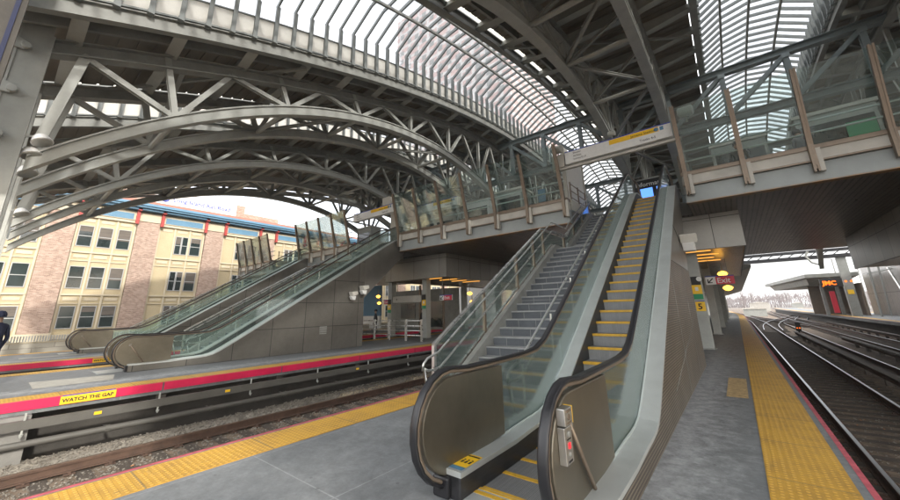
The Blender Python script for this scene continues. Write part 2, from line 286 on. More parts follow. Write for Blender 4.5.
# ------------------------------------------------------------------ mesh helpers (all in world coordinates)
WL = {}                                            # world location of every root / part
class MB:
    def __init__(s): s.v = []; s.f = []; s.mi = []; s.k = 0
    def face(s, idx): s.f.append(idx); s.mi.append(s.k)
    def box(s, x0, x1, y0, y1, z0, z1):
        i = len(s.v)
        s.v += [(x0,y0,z0),(x1,y0,z0),(x1,y1,z0),(x0,y1,z0),(x0,y0,z1),(x1,y0,z1),(x1,y1,z1),(x0,y1,z1)]
        for q in ((0,3,2,1),(4,5,6,7),(0,1,5,4),(1,2,6,5),(2,3,7,6),(3,0,4,7)): s.face([i+a for a in q])
        return s
    def bar(s, p, q, w, h, up=(0,0,1)):
        p, q = Vector(p), Vector(q); d = (q-p).normalized(); u = Vector(up)
        if abs(d.dot(u)) > .98: u = Vector((0,1,0))
        r = d.cross(u).normalized()*w/2; t = r.normalized().cross(d).normalized()*h/2
        i = len(s.v)
        for c in (p, q):
            for a, b in ((-1,-1),(1,-1),(1,1),(-1,1)): s.v.append(tuple(c+r*a+t*b))
        for f in ((3,2,1,0),(4,5,6,7),(0,1,5,4),(1,2,6,5),(2,3,7,6),(3,0,4,7)): s.face([i+a for a in f])
        return s
    def ibeam(s, p, q, w, h, up=(0,0,1), t=.03):
        p, q = Vector(p), Vector(q); d = (q-p).normalized(); u = Vector(up)
        if abs(d.dot(u)) > .98: u = Vector((0,1,0))
        r = d.cross(u).normalized(); n = r.cross(d).normalized()
        s.bar(p+n*(h/2-t/2), q+n*(h/2-t/2), w, t, up); s.bar(p-n*(h/2-t/2), q-n*(h/2-t/2), w, t, up); s.bar(p, q, t, h-2*t, up)
        return s
    def prism(s, pts, x0, x1, ax='X'):
        n = len(pts); i = len(s.v)
        for x in (x0, x1):
            for a, b in pts: s.v.append({'X': (x, a, b), 'Y': (a, x, b), 'Z': (a, b, x)}[ax])
        s.face([i+k for k in range(n)][::-1]); s.face([i+n+k for k in range(n)])
        for k in range(n): s.face([i+k, i+(k+1)%n, i+n+(k+1)%n, i+n+k])
        return s
    def strip(s, lo, hi, x0, x1):
        """band between polyline lo and polyline hi (YZ), extruded along X, as quads"""
        n = len(lo); i = len(s.v)
        for x in (x0, x1):
            for a, b in lo: s.v.append((x, a, b))
            for a, b in hi: s.v.append((x, a, b))
        L0, H0, L1, H1 = i, i+n, i+2*n, i+3*n
        for k in range(n-1):
            s.face([L0+k, H0+k, H0+k+1, L0+k+1]); s.face([L1+k, L1+k+1, H1+k+1, H1+k])
            s.face([L0+k, L0+k+1, L1+k+1, L1+k]); s.face([H0+k, H1+k, H1+k+1, H0+k+1])
        s.face([L0, L1, H1, H0]); s.face([L0+n-1, H0+n-1, H1+n-1, L1+n-1])
        return s
    def tube(s, pts, r, n=8, closed=False):
        pts = [Vector(p) for p in pts]; m = len(pts); base = len(s.v); pn = None
        for k, p in enumerate(pts):
            a = pts[(k-1) % m] if (k or closed) else p; b = pts[(k+1) % m] if (k < m-1 or closed) else p
            d = (b-a).normalized()
            if pn is None:
                pn = d.orthogonal().normalized()
            pn = (pn-d*pn.dot(d)).normalized(); bi = d.cross(pn)
            for j in range(n):
                t = 2*math.pi*j/n; s.v.append(tuple(p+pn*r*math.cos(t)+bi*r*math.sin(t)))
        for k in range(m if closed else m-1):
            k2 = (k+1) % m
            for j in range(n): s.face([base+k*n+j, base+k*n+(j+1)%n, base+k2*n+(j+1)%n, base+k2*n+j])
        if not closed:
            s.face([base+j for j in range(n)][::-1]); s.face([base+(m-1)*n+j for j in range(n)])
        return s
    def lathe(s, prof, c, ax=(0,0,1), n=16):
        c = Vector(c); ax = Vector(ax).normalized(); u = ax.orthogonal().normalized(); w = ax.cross(u); base = len(s.v)
        for r, h in prof:
            for j in range(n):
                t = 2*math.pi*j/n; s.v.append(tuple(c+ax*h+(u*math.cos(t)+w*math.sin(t))*max(r, .0005)))
        for k in range(len(prof)-1):
            for j in range(n): s.face([base+k*n+j, base+k*n+(j+1)%n, base+(k+1)*n+(j+1)%n, base+(k+1)*n+j])
        s.face([base+j for j in range(n)][::-1]); s.face([base+(len(prof)-1)*n+j for j in range(n)])
        return s
    def quad(s, a, b, c, d):
        i = len(s.v); s.v += [tuple(a), tuple(b), tuple(c), tuple(d)]; s.face([i, i+1, i+2, i+3]); return s
    def build(s, name, m, parent=None, smooth=False, bevel=0, loc=None):
        L = WL[parent] if parent is not None else Vector(loc or (0,0,0))
        me = bpy.data.meshes.new(name)
        me.from_pydata([tuple(Vector(v)-L) for v in s.v], [], s.f)
        for x in (m if isinstance(m, (list, tuple)) else [m]): me.materials.append(M[x] if isinstance(x, str) else x)
        if isinstance(m, (list, tuple)): me.polygons.foreach_set('material_index', s.mi)
        if smooth: me.polygons.foreach_set('use_smooth', [True]*len(me.polygons))
        bm = bmesh.new(); bm.from_mesh(me); bmesh.ops.recalc_face_normals(bm, faces=bm.faces); bm.to_mesh(me); bm.free()
        o = bpy.data.objects.new(name, me); C.objects.link(o)
        if parent is not None: o.parent = parent
        else: o.location = L
        WL[o] = L
        if bevel:
            b = o.modifiers.new('bevel', 'BEVEL'); b.width = bevel; b.segments = 2; b.limit_method = 'ANGLE'; b.angle_limit = R_(40)
        return o
def smooth_by_angle(o, a=35):
    o.data.set_sharp_from_angle(angle=R_(a)); return o
def tag(o, label=None, cat=None, group=None, kind=None):
    if label: o['label'] = label
    if cat: o['category'] = cat
    if group: o['group'] = group
    if kind: o['kind'] = kind
    return o
def thing(name, loc, label, cat, group=None, kind=None):
    o = bpy.data.objects.new(name, None); C.objects.link(o); o.location = loc; o.empty_display_size = .2
    WL[o] = Vector(loc); return tag(o, label, cat, group, kind)
def copy_tree(o, parent=None):
    c = o.copy(); C.objects.link(c); c.parent = parent
    WL[c] = WL[o].copy()
    for ch in list(o.children): copy_tree(ch, c)
    return c
def dup(o, d, label, group=None):
    c = copy_tree(o); c.location = Vector(o.location)+Vector(d); c['label'] = label
    if group: c['group'] = group
    return c
def text(body, size, m, parent, loc, right, up, name='lettering', align='LEFT', extrude=.002, bold=0):
    cu = bpy.data.curves.new(name, 'FONT'); cu.body = body; cu.size = size; cu.extrude = extrude; cu.align_x = align; cu.resolution_u = 2; cu.offset = bold
    t = bpy.data.objects.new(name, cu); C.objects.link(t); dg = bpy.context.evaluated_depsgraph_get(); dg.update()
    me = bpy.data.meshes.new_from_object(t.evaluated_get(dg)); bpy.data.objects.remove(t)
    r = Vector(right).normalized(); u = Vector(up).normalized(); n = r.cross(u)
    T = Matrix((r, u, n)).transposed().to_4x4(); T.translation = Vector(loc)-WL[parent]; me.transform(T)
    me.materials.clear(); me.materials.append(M[m]); o = bpy.data.objects.new(name, me); C.objects.link(o); o.parent = parent; WL[o] = WL[parent]
    return o

# ================================================================== GROUND, TRACKS, PLATFORMS
g = MB(); g.box(-1500, 1500, -400, 2500, -1.75, -1.55); tag(g.build('ground', 'far_brown'), kind='structure')
g = MB(); g.box(-34, 22, -30, 420, -1.5, -1.33); tag(g.build('track_bed', 'track_brown'), kind='structure')

def track(name, path, label, top='rail_top', ties=True, y0=0, y1=60):
    """path(t): list of (x,y) centreline points"""
    t = thing(name, (path[0][0], path[0][1], -1.33), label, 'track', 'railway tracks')
    for sgn in (-1, 1):
        web = MB(); head = MB()
        pts = []
        for i, (x, y) in enumerate(path):
            a = path[max(0, i-1)]; b = path[min(len(path)-1, i+1)]; d = Vector((b[0]-a[0], b[1]-a[1])).normalized()
            pts.append((x+sgn*d.y*.752, y-sgn*d.x*.752))
        for (a, b) in zip(pts[:-1], pts[1:]):
            web.bar((*a, -1.275), (*b, -1.275), .14, .02); web.bar((*a, -1.2), (*b, -1.2), .02, .13); web.bar((*a, -1.135), (*b, -1.135), .072, .04)
            head.bar((*a, -1.108), (*b, -1.108), .06, .014)
        r = web.build('rail', 'rail_rust', t); head.build('rail_head', top, r)
    if ties:
        s = MB(); acc = 0; last = None; n = 0
        for (a, b) in zip(path[:-1], path[1:]):
            L = math.hypot(b[0]-a[0], b[1]-a[1]); d = Vector((b[0]-a[0], b[1]-a[1]))/L; k = acc
            while k < L and n < 260:
                c = Vector(a)+d*k; nn = Vector((d.y, -d.x)); j = random.uniform(-.06, .06)
                s.bar((*(c-nn*1.3+nn*j), -1.362), (*(c+nn*1.3+nn*j), -1.362), .23, .1); k += .58; n += 1
            acc = k-L
        tag(s.build('sleepers', 'sleeper', t), kind='stuff')
        if path[0][0] in (2.15, -9.98):
            s = MB()
            for q in range(90):
                y = -2+q*.58
                for sg in (-1, 1):
                    x = path[0][0]+sg*.752; s.box(x-.17, x+.17, y-.08, y+.08, -1.312, -1.296)
                    for dx in (-.12, .12): s.box(x+dx-.02, x+dx+.02, y-.02, y+.02, -1.296, -1.262)
            tag(s.build('tie_plates', 'rail_rust', t), kind='stuff')
    return t
def arcpath(x0, y0, y1, bend, yb, step=6):
    p = []; y = y0
    while y <= y1:
        p.append((x0+(bend*(max(0, y-yb)/60)**2 if y > yb else 0), y)); y += (30 if y < yb-30 else step)
    return p
def curve(pts, n=14):
    out = []
    for k in range(len(pts)-1):
        p0 = Vector(pts[max(0,k-1)]); p1 = Vector(pts[k]); p2 = Vector(pts[k+1]); p3 = Vector(pts[min(len(pts)-1,k+2)])
        for i in range(n):
            t = i/n; out.append(tuple(.5*((2*p1)+(-p0+p2)*t+(2*p0-5*p1+4*p2-p3)*t*t+(-p0+3*p1-3*p2+p3)*t**3)))
    out.append(tuple(pts[-1])); return out
track('railway_track', [(2.15, -8), (2.15, 20), (2.15, 40), (2.15, 60)]+curve([(2.15, 64), (2.0, 80), (.8, 105), (-2.5, 135), (-9, 170), (-22, 215)], 6), 'track with polished rails right beside the wide yellow tactile strip')
track('railway_track', [(7.6, -8), (7.6, 30), (7.6, 60), (7.6, 100), (7.9, 150), (10, 220), (16, 330)], 'track running below the far right platform with the glowing board', 'rail_top')
track('railway_track', [(-9.98, -14), (-9.98, 10), (-9.98, 40), (-9.98, 90)], 'track with rusty brown rails below the red platform fascia', 'rail_top_dull')
track('railway_track', [(-7.0, -14), (-7.0, 10), (-7.0, 40), (-7.0, 90)], 'track hidden close below the left yellow edge of the near platform', 'rail_top_dull')
track('railway_track', [(-19.2, -14), (-19.2, 20), (-19.2, 90)], 'track in the gap between the two platforms on the left', 'rail_top_dull')
# turnouts and yard tracks in the distance
track('railway_track', curve([(2.6, 52), (3.2, 66), (5.2, 84), (8.5, 105), (14, 140), (22, 200), (34, 300)], 6), 'turnout track curving right from the polished track', ties=True)
track('railway_track', curve([(7.2, 62), (5.6, 78), (3.2, 96), (1.2, 120), (-1.5, 160), (-8, 230)], 6), 'crossover track curving left towards the far yard')
for k, (xa, xb) in enumerate([(13, 26), (19, 44), (26, 66), (-6, -14)]):
    track('railway_track', curve([(xa-5, 85 if k<3 else 120), (xa, 130), ((xa+xb)/2, 210), (xb, 330)], 5), ['yard track second from the left in the far yard', 'yard track in the middle of the far yard', 'outermost right yard track in the far yard', 'yard track bearing left beside the yellow train'][k], ties=False)

# scattered ballast stones (one countless mass)
def stones(name, n, xr, yr, z, sz, prof=None):
    b = MB()
    for _ in range(n):
        x = random.uniform(*xr); y = yr[0]+(yr[1]-yr[0])*random.random()**1.5; s = sz*random.uniform(.5, 1.3); zz = (z if prof is None else prof(x, y))+random.uniform(-.02, .02)
        i = len(b.v); rot = Matrix.Rotation(random.uniform(0, 6.28), 3, Vector((random.random(), random.random(), random.random()+.1)).normalized())
        for d in ((1,0,0),(-1,0,0),(0,1,0),(0,-1,0),(0,0,1),(0,0,-1)):
            v = rot @ (Vector(d)*s*random.uniform(.55, 1.)); b.v.append((x+v.x, y+v.y, zz+v.z*.8))
        for f in ((0,2,4),(2,1,4),(1,3,4),(3,0,4),(2,0,5),(1,2,5),(3,1,5),(0,3,5)): b.face([i+q for q in f])
    return tag(b.build(name, 'stone'), kind='stuff', label='loose grey ballast stones', cat='gravel')
bank = lambda x, y: -1.335+max(0, min(1, (-10.85-x)/.6))*.22+(max(0, min(1, (y-4.5)/4))*.05)
bk = MB(); bk.prism([(-11.6, -1.34), (-11.6, -1.12), (-11.45, -1.12), (-10.85, -1.34)], -12, 60, 'Y'); tag(bk.build('ballast_bank', 'ballast'), kind='structure')
bk = MB(); lo_ = []
for k in range(60):
    y = 4.5+k*.6; h = min(1, (y-4.5)/4)*(.75+.25*math.sin(k*1.7)*math.cos(k*.6)); bk.v += [(-11.6, y, -1.34), (-11.6, y, -1.36+.30*h), (-11.2, y, -1.36+.24*h), (-10.95, y, -1.36+.10*h), (-10.78, y, -1.345)]
for k in range(59):
    for j in range(4): bk.face([k*5+j, k*5+j+1, k*5+j+6, k*5+j+5])
tag(bk.build('sand_bank', 'sand', smooth=True), kind='structure')
stones('ballast_gravel', 8500, (-11.6, -10.75), (-.2, 24), 0, .030, bank)
stones('ballast_gravel', 4200, (-10.62, -9.5), (-.6, 16), -1.325, .03)
stones('ballast_gravel', 7000, (.8, 5.6), (2.2, 32), -1.33, .026)

# ---- platforms
def pth(x, y):       # near platform right edge bends away in the distance
    return x - (0 if y < 60 else ((y-60)/60)**2*3.3)
def platform(name, x0, x1, y0, y1, bend=False, right=True, left=True, fasc_l=False, fasc_r=False, inner_l=.1, inner_r=.12):
    t = thing(name, ((x0+x1)/2, 0, 0), None, None, kind='structure'); n = 1 if not bend else 26
    ys = [y0, 60]+[60+(y1-60)*k/24 for k in range(1, 25)] if bend else [y0, y1]
    f = pth if bend else (lambda x, y: x)
    def slab(xa, xb, za, zb, nm, m, par=t):
        b = MB()
        for a, c in zip(ys[:-1], ys[1:]):
            i = len(b.v)
            for z in (za, zb): b.v += [(f(xa,a),a,z),(f(xb,a),a,z),(f(xb,c),c,z),(f(xa,c),c,z)]
            for q in ((0,3,2,1),(4,5,6,7),(0,1,5,4),(1,2,6,5),(2,3,7,6),(3,0,4,7)): b.face([i+k for k in q])
        return b.build(nm, m, par)
    slab(x0, x1, -.26, 0, 'slab', 'paving')
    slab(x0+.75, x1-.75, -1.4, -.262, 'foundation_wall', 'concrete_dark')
    slab(x0+.0, x0+.05, -.02, .003, 'edge_line', 'red_edge'); slab(x1-.05, x1, -.02, .003, 'edge_line', 'red_edge')
    if left:  slab(x0+inner_l, x0+inner_l+.61, -.01, .008, 'tactile_strip', 'tactile')
    if right: slab(x1-inner_r-.61, x1-inner_r, -.01, .008, 'tactile_strip', 'tactile')
    return t
P1 = platform('platform', -5.45, .67, -12, 200, bend=True)
P2 = platform('platform', -17.5, -11.6, -14, 90, inner_l=.06, inner_r=.03)
P3 = platform('platform', -27.2, -20.9, -14, 90, inner_r=.03)
P4 = platform('platform', 9.5, 16.5, 4, 170, inner_l=.3)
for P, x in ((P2, -11.6), (P3, -20.9)):
    y = -12.; k = 0
    while y < 60:
        b = MB(); b.box(x+.002, x+.03, y, y+2.96, -.18, .0)
        for j in range(3): b.lathe([(.02, 0), (.02, .012)], (x+.03, y+.5+j, -.09), (1,0,0), 6)
        b.build('fascia_panel', 'red', P); y += 3.; k += 1
    b = MB()
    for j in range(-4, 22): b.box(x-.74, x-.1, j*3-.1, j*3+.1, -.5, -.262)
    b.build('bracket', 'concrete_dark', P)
# concrete pier under platform edge
b = MB(); b.box(-11.75, -11.45, .3, .86, -1.33, -.27); tag(b.build('concrete_pier', 'concrete'), 'pale concrete pier under the red platform edge', 'pier')

def gap_sign(x, y, label):
    t = thing('warning_sign', (x, y, -.08), label, 'sign', 'watch the gap signs')
    b = MB(); b.box(x+.032, x+.045, y-.44, y+.44, -.17, -.012); b.build('plate', 'yellow', t)
    b = MB(); b.box(x+.032, x+.047, y-.42, y+.42, -.012, .006); b.build('top_stripe', 'blue', t)
    text('WATCH THE GAP', .1, 'black', t, (x+.047, y-.41, -.128), (0,1,0), (0,0,1), 'lettering', bold=.003)
gap_sign(-11.6, 1.66, 'yellow WATCH THE GAP plate on the red edge of the nearer left platform')
gap_sign(-20.9, 3.3, 'yellow WATCH THE GAP plate on the red edge of the platform behind')
# trackside services under the left platform edge
t = thing('cable_tray', (-11.3, 0, -.4), 'grey cable tray hung under the red platform edge', 'cable tray')
b = MB(); b.box(-11.34, -11.26, -12, 60, -.49, -.32); b.build('tray', 'tray', t)
for y in [i*2.1-.6+1.35 for i in range(-5, 20)]:
    b = MB(); b.box(-11.3, -11.27, y, y+.03, -.6, -.19); b.lathe([(.035, 0), (.02, .05), (.005, .07)], (-11.25, y+.015, -.56), (0,0,-1), 8); b.build('hanger', 'steel_light', t)
for y in (1.75, 4.3, 8.6, 13): b = MB(); b.box(-11.262, -11.254, y, y+.12, -.43, -.37); b.build('tag_plate', 'yellow', t)
t = thing('pipe', (-11.35, 0, -.75), 'grey pipe running low along the wall under the red platform edge', 'pipe')
b = MB(); b.tube([(-11.35, -12, -.66), (-11.35, 3, -.78), (-11.35, 60, -.80)], .065, 10); b.build('pipe_run', 'tray', t, smooth=True)
for y in range(-6, 30, 2):
    zz = -.66-.12*min(1, max(0, (y+12)/15)); b = MB(); b.lathe([(.08, 0), (.08, .07)], (-11.35, y, zz), (0,1,0), 10); b.box(-11.7, -11.34, y+.01, y+.06, zz-.03, zz+.02); b.build('clamp', 'tray', t)
# third-rail assemblies and spare rail on the right
def third_rail(x, y0, y1, label, off=0):
    t = thing('third_rail', (x, y0, -1.2), label, 'third rail', 'third rails on the right')
    b = MB(); b.box(x-.14, x+.14, y0, y1, -.90, -.865); b.box(x+.1, x+.14, y0, y1, -1.0, -.90); b.build('cover_board', 'board', t)
    b = MB(); b.box(x-.04, x+.04, y0, y1, -1.12, -1.0); b.build('power_rail', 'rail_rust', t)
    for i in range(int((y1-y0)/2.6)):
        y = y0+.4+i*2.6; b = MB(); b.box(x+.10, x+.13, y, y+.06, -1.33, -.9); b.box(x-.05, x+.12, y-.05, y+.1, -1.33, -1.12); b.build('support', 'board', t)
third_rail(3.75, -6, 46, 'brown covered third rail beside the polished near track')
third_rail(5.75, -6, 40, 'brown covered third rail nearer the far right platform')
third_rail(9.05, 6, 70, 'covered third rail tucked below the far right platform edge')
t = thing('spare_rail', (4.75, 0, -1.2), 'single spare running rail lying between the two right tracks', 'rail')
b = MB(); b.bar((4.75, -6, -1.2), (4.75, 70, -1.2), .03, .2); b.bar((4.75, -6, -1.13), (4.75, 70, -1.13), .07, .05); r = b.build('rail_web', 'rail_rust', t)
b = MB(); b.bar((4.75, -6, -1.10), (4.75, 70, -1.10), .06, .012); b.build('rail_head', 'rail_top', t)

# ================================================================== ESCALATORS AND STAIRS
def zn(y):            # nose line of the escalator
    return .935+(y-6.49)*.625
def incline(y, lo, k=1.):
    """smooth max of level lo and nose line (+lo) towards the top floor"""
    a = zn(y); a = .5*(a+math.sqrt(a*a+.02)); top = 5.42
    d = top-a; return lo+top-.5*(d+math.sqrt(d*d+.02))
XL, XR = -2.34, -1.17          # glass / handrail planes
SX0, SX1 = -2.14, -1.36        # steps
def hr_path(x, off=1.02):
    P = []
    cy, cz, r = 2.9, .56, .49
    for k in range(13):
        a = math.radians(-78-k*(192/12)); P.append((x, cy+r*math.cos(a)*1.0, cz+r*math.sin(a)))   # from the bottom round the front
    y = 3.2
    while y < 15.1: P.append((x, y, incline(y, off))); y += .28
    cy, cz = 15.2, 5.42+off-.49
    for k in range(9):
        a = math.radians(80-k*20); P.append((x, cy+.49*math.cos(a), cz+.49*math.sin(a)))
    return P
def escalator(label, clad='perf'):
    t = thing('escalator', (-1.75, 2.9, 0), label, 'escalator', 'escalators up to the bridge')
    # steps
    edges = [3.1, 3.49, 3.88, 4.27, 4.6, 4.93, 5.24, 5.54, 5.85, 6.17]+[6.49+.32*i for i in range(24)]+[14.2]
    zz = [incline(y, 0) for y in edges]
    for i in range(len(edges)-1):
        y, y2, z = edges[i], edges[i+1], zz[i]; zp = zz[i-1] if i else z-.02
        if y2 > 14.2: break
        s = MB(); s.box(SX0, SX1, y+.012, y2+.01, z-.03, z); st = s.build('step', 'step', t)
        if z-zp > .02:
            s = MB(); s.box(SX0+.002, SX1-.002, y+.012, y+.03, zp, z-.031); s.build('riser', 'riser', st)
        s = MB(); s.box(SX0+.001, SX1-.001, y, y+.055, z-.012, z+.004); s.box(SX0+.001, SX1-.001, y-.004, y+.011, z-.036, z+.002); s.build('edge_line', 'yellow_line', st)
    s = MB(); s.box(SX0, SX1, 2.2, 2.72, 0.003, .012); s.box(SX0, SX1, 2.73, 3.1, 0.003, .016); s.build('comb_plate', 'deck_trim', t)
    s = MB(); s.box(SX0, SX1, 2.98, 3.03, .012, .019); s.box(SX0, SX1, 3.06, 3.09, .012, .019); s.build('comb_line', 'yellow_line', t)
    s = MB(); s.box(SX0, SX1, 14.2, 15.9, 5.36, 5.435); s.build('top_plate', 'deck_trim', t)
    ys = [2.80, 3.2, 3.8, 4.3, 4.6]+[4.8+.2*i for i in range(46)]+[14.2, 15.6]
    dk = [(y, incline(y, .24) if y > 3.9 else .222) for y in ys]
    for side, xg, xs, sg in ((0, XL, SX0, 1), (1, XR, SX1, -1)):
        # skirt, inner deck, outer deck, glass, newel panel, handrail
        lo = [(y, z-.45) for y, z in dk]; lo = [(y, max(0.0, z)) for y, z in lo]; hi = [(y, z-.045) for y, z in dk]
        a, b_ = sorted((xs-sg*.004, xs-sg*.03)); s = MB(); s.strip(lo, hi, a, b_); s.build('skirt', 'scuff', t)
        a, b_ = sorted((xs-sg*.004, xs+sg*.006)); s = MB(); s.strip([(y, z-.03) for y, z in dk], [(y, z+.002) for y, z in dk], a, b_); s.build('skirt_trim', 'deck_trim', t)
        a, b_ = sorted((xs-sg*.0, xg+sg*.012)); s = MB(); s.strip([(y, z-.045) for y, z in dk], dk, a, b_); s.build('inner_deck', 'deck_trim', t)
        a, b_ = sorted((xs-sg*.031, xg+sg*.012)); s = MB(); s.strip(lo, [(y, z-.046) for y, z in dk], a, b_)
        s.build('deck_front', 'skirt', t)
        ox = xg-sg*(.235 if side else .17); a, b_ = sorted((xg-sg*.012, ox)); dko = dk if side else dk[3:]; s = MB(); s.strip([(y, z-.04) for y, z in dko], [(y, z) for y, z in dko], a, b_); s.build('outer_deck', 'deck_trim', t)
        # bright trim line along the glass
        a, b_ = sorted((xg+sg*.012, xg+sg*.028)); s = MB(); s.strip([(y, z+.001) for y, z in dk[2:]], [(y, z+.014) for y, z in dk[2:]], a, b_); s.build('glass_trim', 'rail_paint', t)
        a, b_ = sorted((xg-sg*.012, xg-sg*.028)); s = MB(); s.strip([(y, z+.001) for y, z in dk[2:]], [(y, z+.014) for y, z in dk[2:]], a, b_); s.build('glass_trim', 'rail_paint', t)
        gy = [(y, z) for y, z in dk if 3.87 <= y <= 15.0]; gy = [(3.87, dk[2][1])]+gy
        for k in range(0, len(gy)-1, 8):
            seg = gy[k:k+9]
            if len(seg) < 2: break
            s = MB(); s.strip([(y+(.008 if i == 0 else 0), z+.002) for i, (y, z) in enumerate(seg)], [(y+(.008 if i == 0 else 0), incline(y, .97)) for i, (y, z) in enumerate(seg)], xg-.006, xg+.006); s.build('glass_panel', 'glass_bal', t)
        # newel panel, stainless with rounded front
        prof = [(3.865, .24), (3.865, incline(3.865, .955))]
        cy, cz, r = 2.9, .56, .41
        for k in range(15): an = math.radians(88+k*(180/14)); prof.append((cy+r*math.cos(an), cz+r*math.sin(an)))
        prof.append((3.1, .18))
        s = MB(); s.prism(prof, xg-.035, xg+.035); s.build('newel_panel', 'stainless_dull', t, bevel=.008)
        # handrail: guide + rubber, rounded rectangle section
        hp = hr_path(xg)
        def sweep(w, h, inn):
            b = MB(); n = 10; base = 0
            for k, p in enumerate(hp):
                a0 = Vector(hp[max(0, k-1)]); a1 = Vector(hp[min(len(hp)-1, k+1)]); d = (a1-a0).normalized(); u = Vector((1, 0, 0)); nn = u.cross(d).normalized()
                if k < 6: pass
                c = Vector(p)-nn*0
                for j in range(n):
                    an = 2*math.pi*j/n; cx = math.copysign(abs(math.cos(an))**.55, math.cos(an))*w/2; cz_ = math.copysign(abs(math.sin(an))**.55, math.sin(an))*h/2
                    b.v.append(tuple(c+u*cx+nn*(cz_+inn)))
            for k in range(len(hp)-1):
                for j in range(n): b.face([k*n+j, k*n+(j+1)%n, (k+1)*n+(j+1)%n, (k+1)*n+j])
            b.face(list(range(n))[::-1]); b.face([(len(hp)-1)*n+j for j in range(n)]); return b
        h = sweep(.082, .034, 0).build('handrail', 'rubber', t, smooth=True)
        sweep(.062, .035, -.032).build('handrail_guide', 'bronze', h, smooth=True)
        s = MB(); s.box(xg-.09, xg+.09, 2.75, 3.15, .0, .17); s.build('handrail_inlet', 'rubber', t, bevel=.02)
    # side cladding down to the platform on the right
    ys2 = [(y, z) for y, z in dk if y <= 14.4]
    ocx = XR+.235
    if clad == 'perf':
        lowp = [(y, z) for y, z in ys2 if y <= 12.4]; cap = [(y, min(z-.04, 2.55)) for y, z in lowp]
        s = MB(); s.strip([(y, .0) for y, z in lowp], cap, ocx-.035, ocx); s.build('perforated_side_panel', 'perf', t)
        up_ = [(y, z) for y, z in ys2 if z > 2.6]
        lo_ = [(y, 2.55 if y < 12.3 else 2.55+(y-12.3)*1.3) for y, z in up_]
        s = MB(); s.strip(lo_, [(y, max(l[1]+.01, z-.04)) for (y, z), l in zip(up_, lo_)], ocx-.035, ocx-.004); s.build('solid_side_panel', 'wall_top', t)
        s = MB()
        for a, b_ in (((6.6, .35), (12.3, 1.45)), ((8.9, 2.55), (12.3, 2.57)), ((10.4, 3.6), (12.6, 3.0))): s.bar((ocx+.001, *a), (ocx+.001, *b_), .012, .006)
        for y in (8.4, 10.6): s.bar((ocx+.001, y, .02), (ocx+.001, y, min(2.5, incline(y, .2))), .006, .012)
        s.build('panel_joint', 'steel', t)
    else:
        lowp = [(y, z) for y, z in ys2 if y <= 11.5]
        s = MB(); s.strip([(y, .0) for y, z in lowp], [(y, z-.04) for y, z in lowp], ocx-.035, ocx); s.build('side_panel', 'wall_solid', t)
        up_ = [(y, z) for y, z in ys2 if y >= 11.3]
        s = MB(); s.strip([(y, 2.2+(y-11.3)*.9) for y, z in up_], [(y, z-.04) for y, z in up_], ocx-.035, ocx-.004); s.build('side_panel', 'wall_top', t)
        s = MB()
        for k in range(5): s.box(ocx, ocx+.02, 9.05, 9.4, .70+k*.07, .735+k*.07)
        s.build('vent_grille', 'steel_light', t)
    s = MB(); s.strip([(y, z-.6) for y, z in dk if 5.6 < y < 14.3], [(y, z-.47) for y, z in dk if 5.6 < y < 14.3], XL-.1, XR+.1); s.build('truss_underside', 'steel', t)
    s = MB(); s.strip([(y, max(0, z-1.0)) for y, z in dk[3:]], [(y, z-.041) for y, z in dk[3:]], XL-.17, XL-.14); s.build('left_side_panel', 'stainless', t)
    return t
E1 = escalator('steep escalator with yellow edged steps rising in the centre, cut by the frame bottom')
# warning sticker on deck end, control box, brace bar on the near escalator
z0 = .222
st = thing('warning_sticker', (-2.3, 2.9, z0), 'yellow and blue safety sticker on the escalator deck end', 'sticker')
b = MB(); b.quad((-2.31, 2.90, z0+.003), (-2.16, 2.90, z0+.003), (-2.16, 3.18, z0+.003), (-2.31, 3.18, z0+.003)); b.build('yellow_panel', 'yellow', st)
b = MB(); b.quad((-2.31, 2.835, z0+.003), (-2.16, 2.835, z0+.003), (-2.16, 2.895, z0+.003), (-2.31, 2.895, z0+.003)); b.build('blue_panel', 'blue_trim', st)
b = MB()
for k in range(3): b.box(-2.285+k*.042, -2.262+k*.042, 2.98, 3.03, z0+.004, z0+.005); b.lathe([(.011, 0), (.011, .002)], (-2.273+k*.042, 3.05, z0+.004), (0,0,1), 8)
b.box(-2.30, -2.17, 3.13, 3.155, z0+.004, z0+.005); b.build('pictograms', 'black', st)
cb = thing('control_box', (XR+.04, 2.67, .6), 'steel key switch box with red button on the nearest newel', 'control box')
bx = XR-.035-.001
b = MB(); b.box(XR+.036, XR+.09, 2.60, 2.73, .56, .79); b.build('housing', 'stainless', cb, bevel=.005)
b = MB(); b.box(XR+.036, XR+.10, 2.605, 2.745, .80, .91); b.build('key_housing', 'stainless', cb, bevel=.005)
b = MB(); b.lathe([(.018, 0), (.018, .01), (.007, .012)], (XR+.09, 2.665, .745), (1,0,0), 12); b.lathe([(.015, 0), (.015, .008)], (XR+.09, 2.665, .62), (1,0,0), 12); b.build('key_switch', 'steel', cb)
b = MB(); b.box(XR+.09, XR+.095, 2.65, 2.682, .655, .69); b.build('red_button', 'redlight', cb)
b = MB(); b.box(XR+.09, XR+.092, 2.63, 2.70, .71, .717); b.box(XR+.09, XR+.092, 2.63, 2.70, .572, .585); b.build('lettering_strip', 'black', cb)
b = MB(); b.box(XR+.10, XR+.106, 2.635, 2.71, .885, .898); b.box(XR+.10, XR+.104, 2.635, 2.71, .812, .822); b.lathe([(.02, 0), (.02, .005)], (XR+.10, 2.672, .852), (1,0,0), 12); b.build('key_plate', 'bronze', cb)
b = MB(); b.box(XR+.036, XR+.098, 2.747, 2.757, .80, .91); b.build('yellow_side', 'yellow', cb)

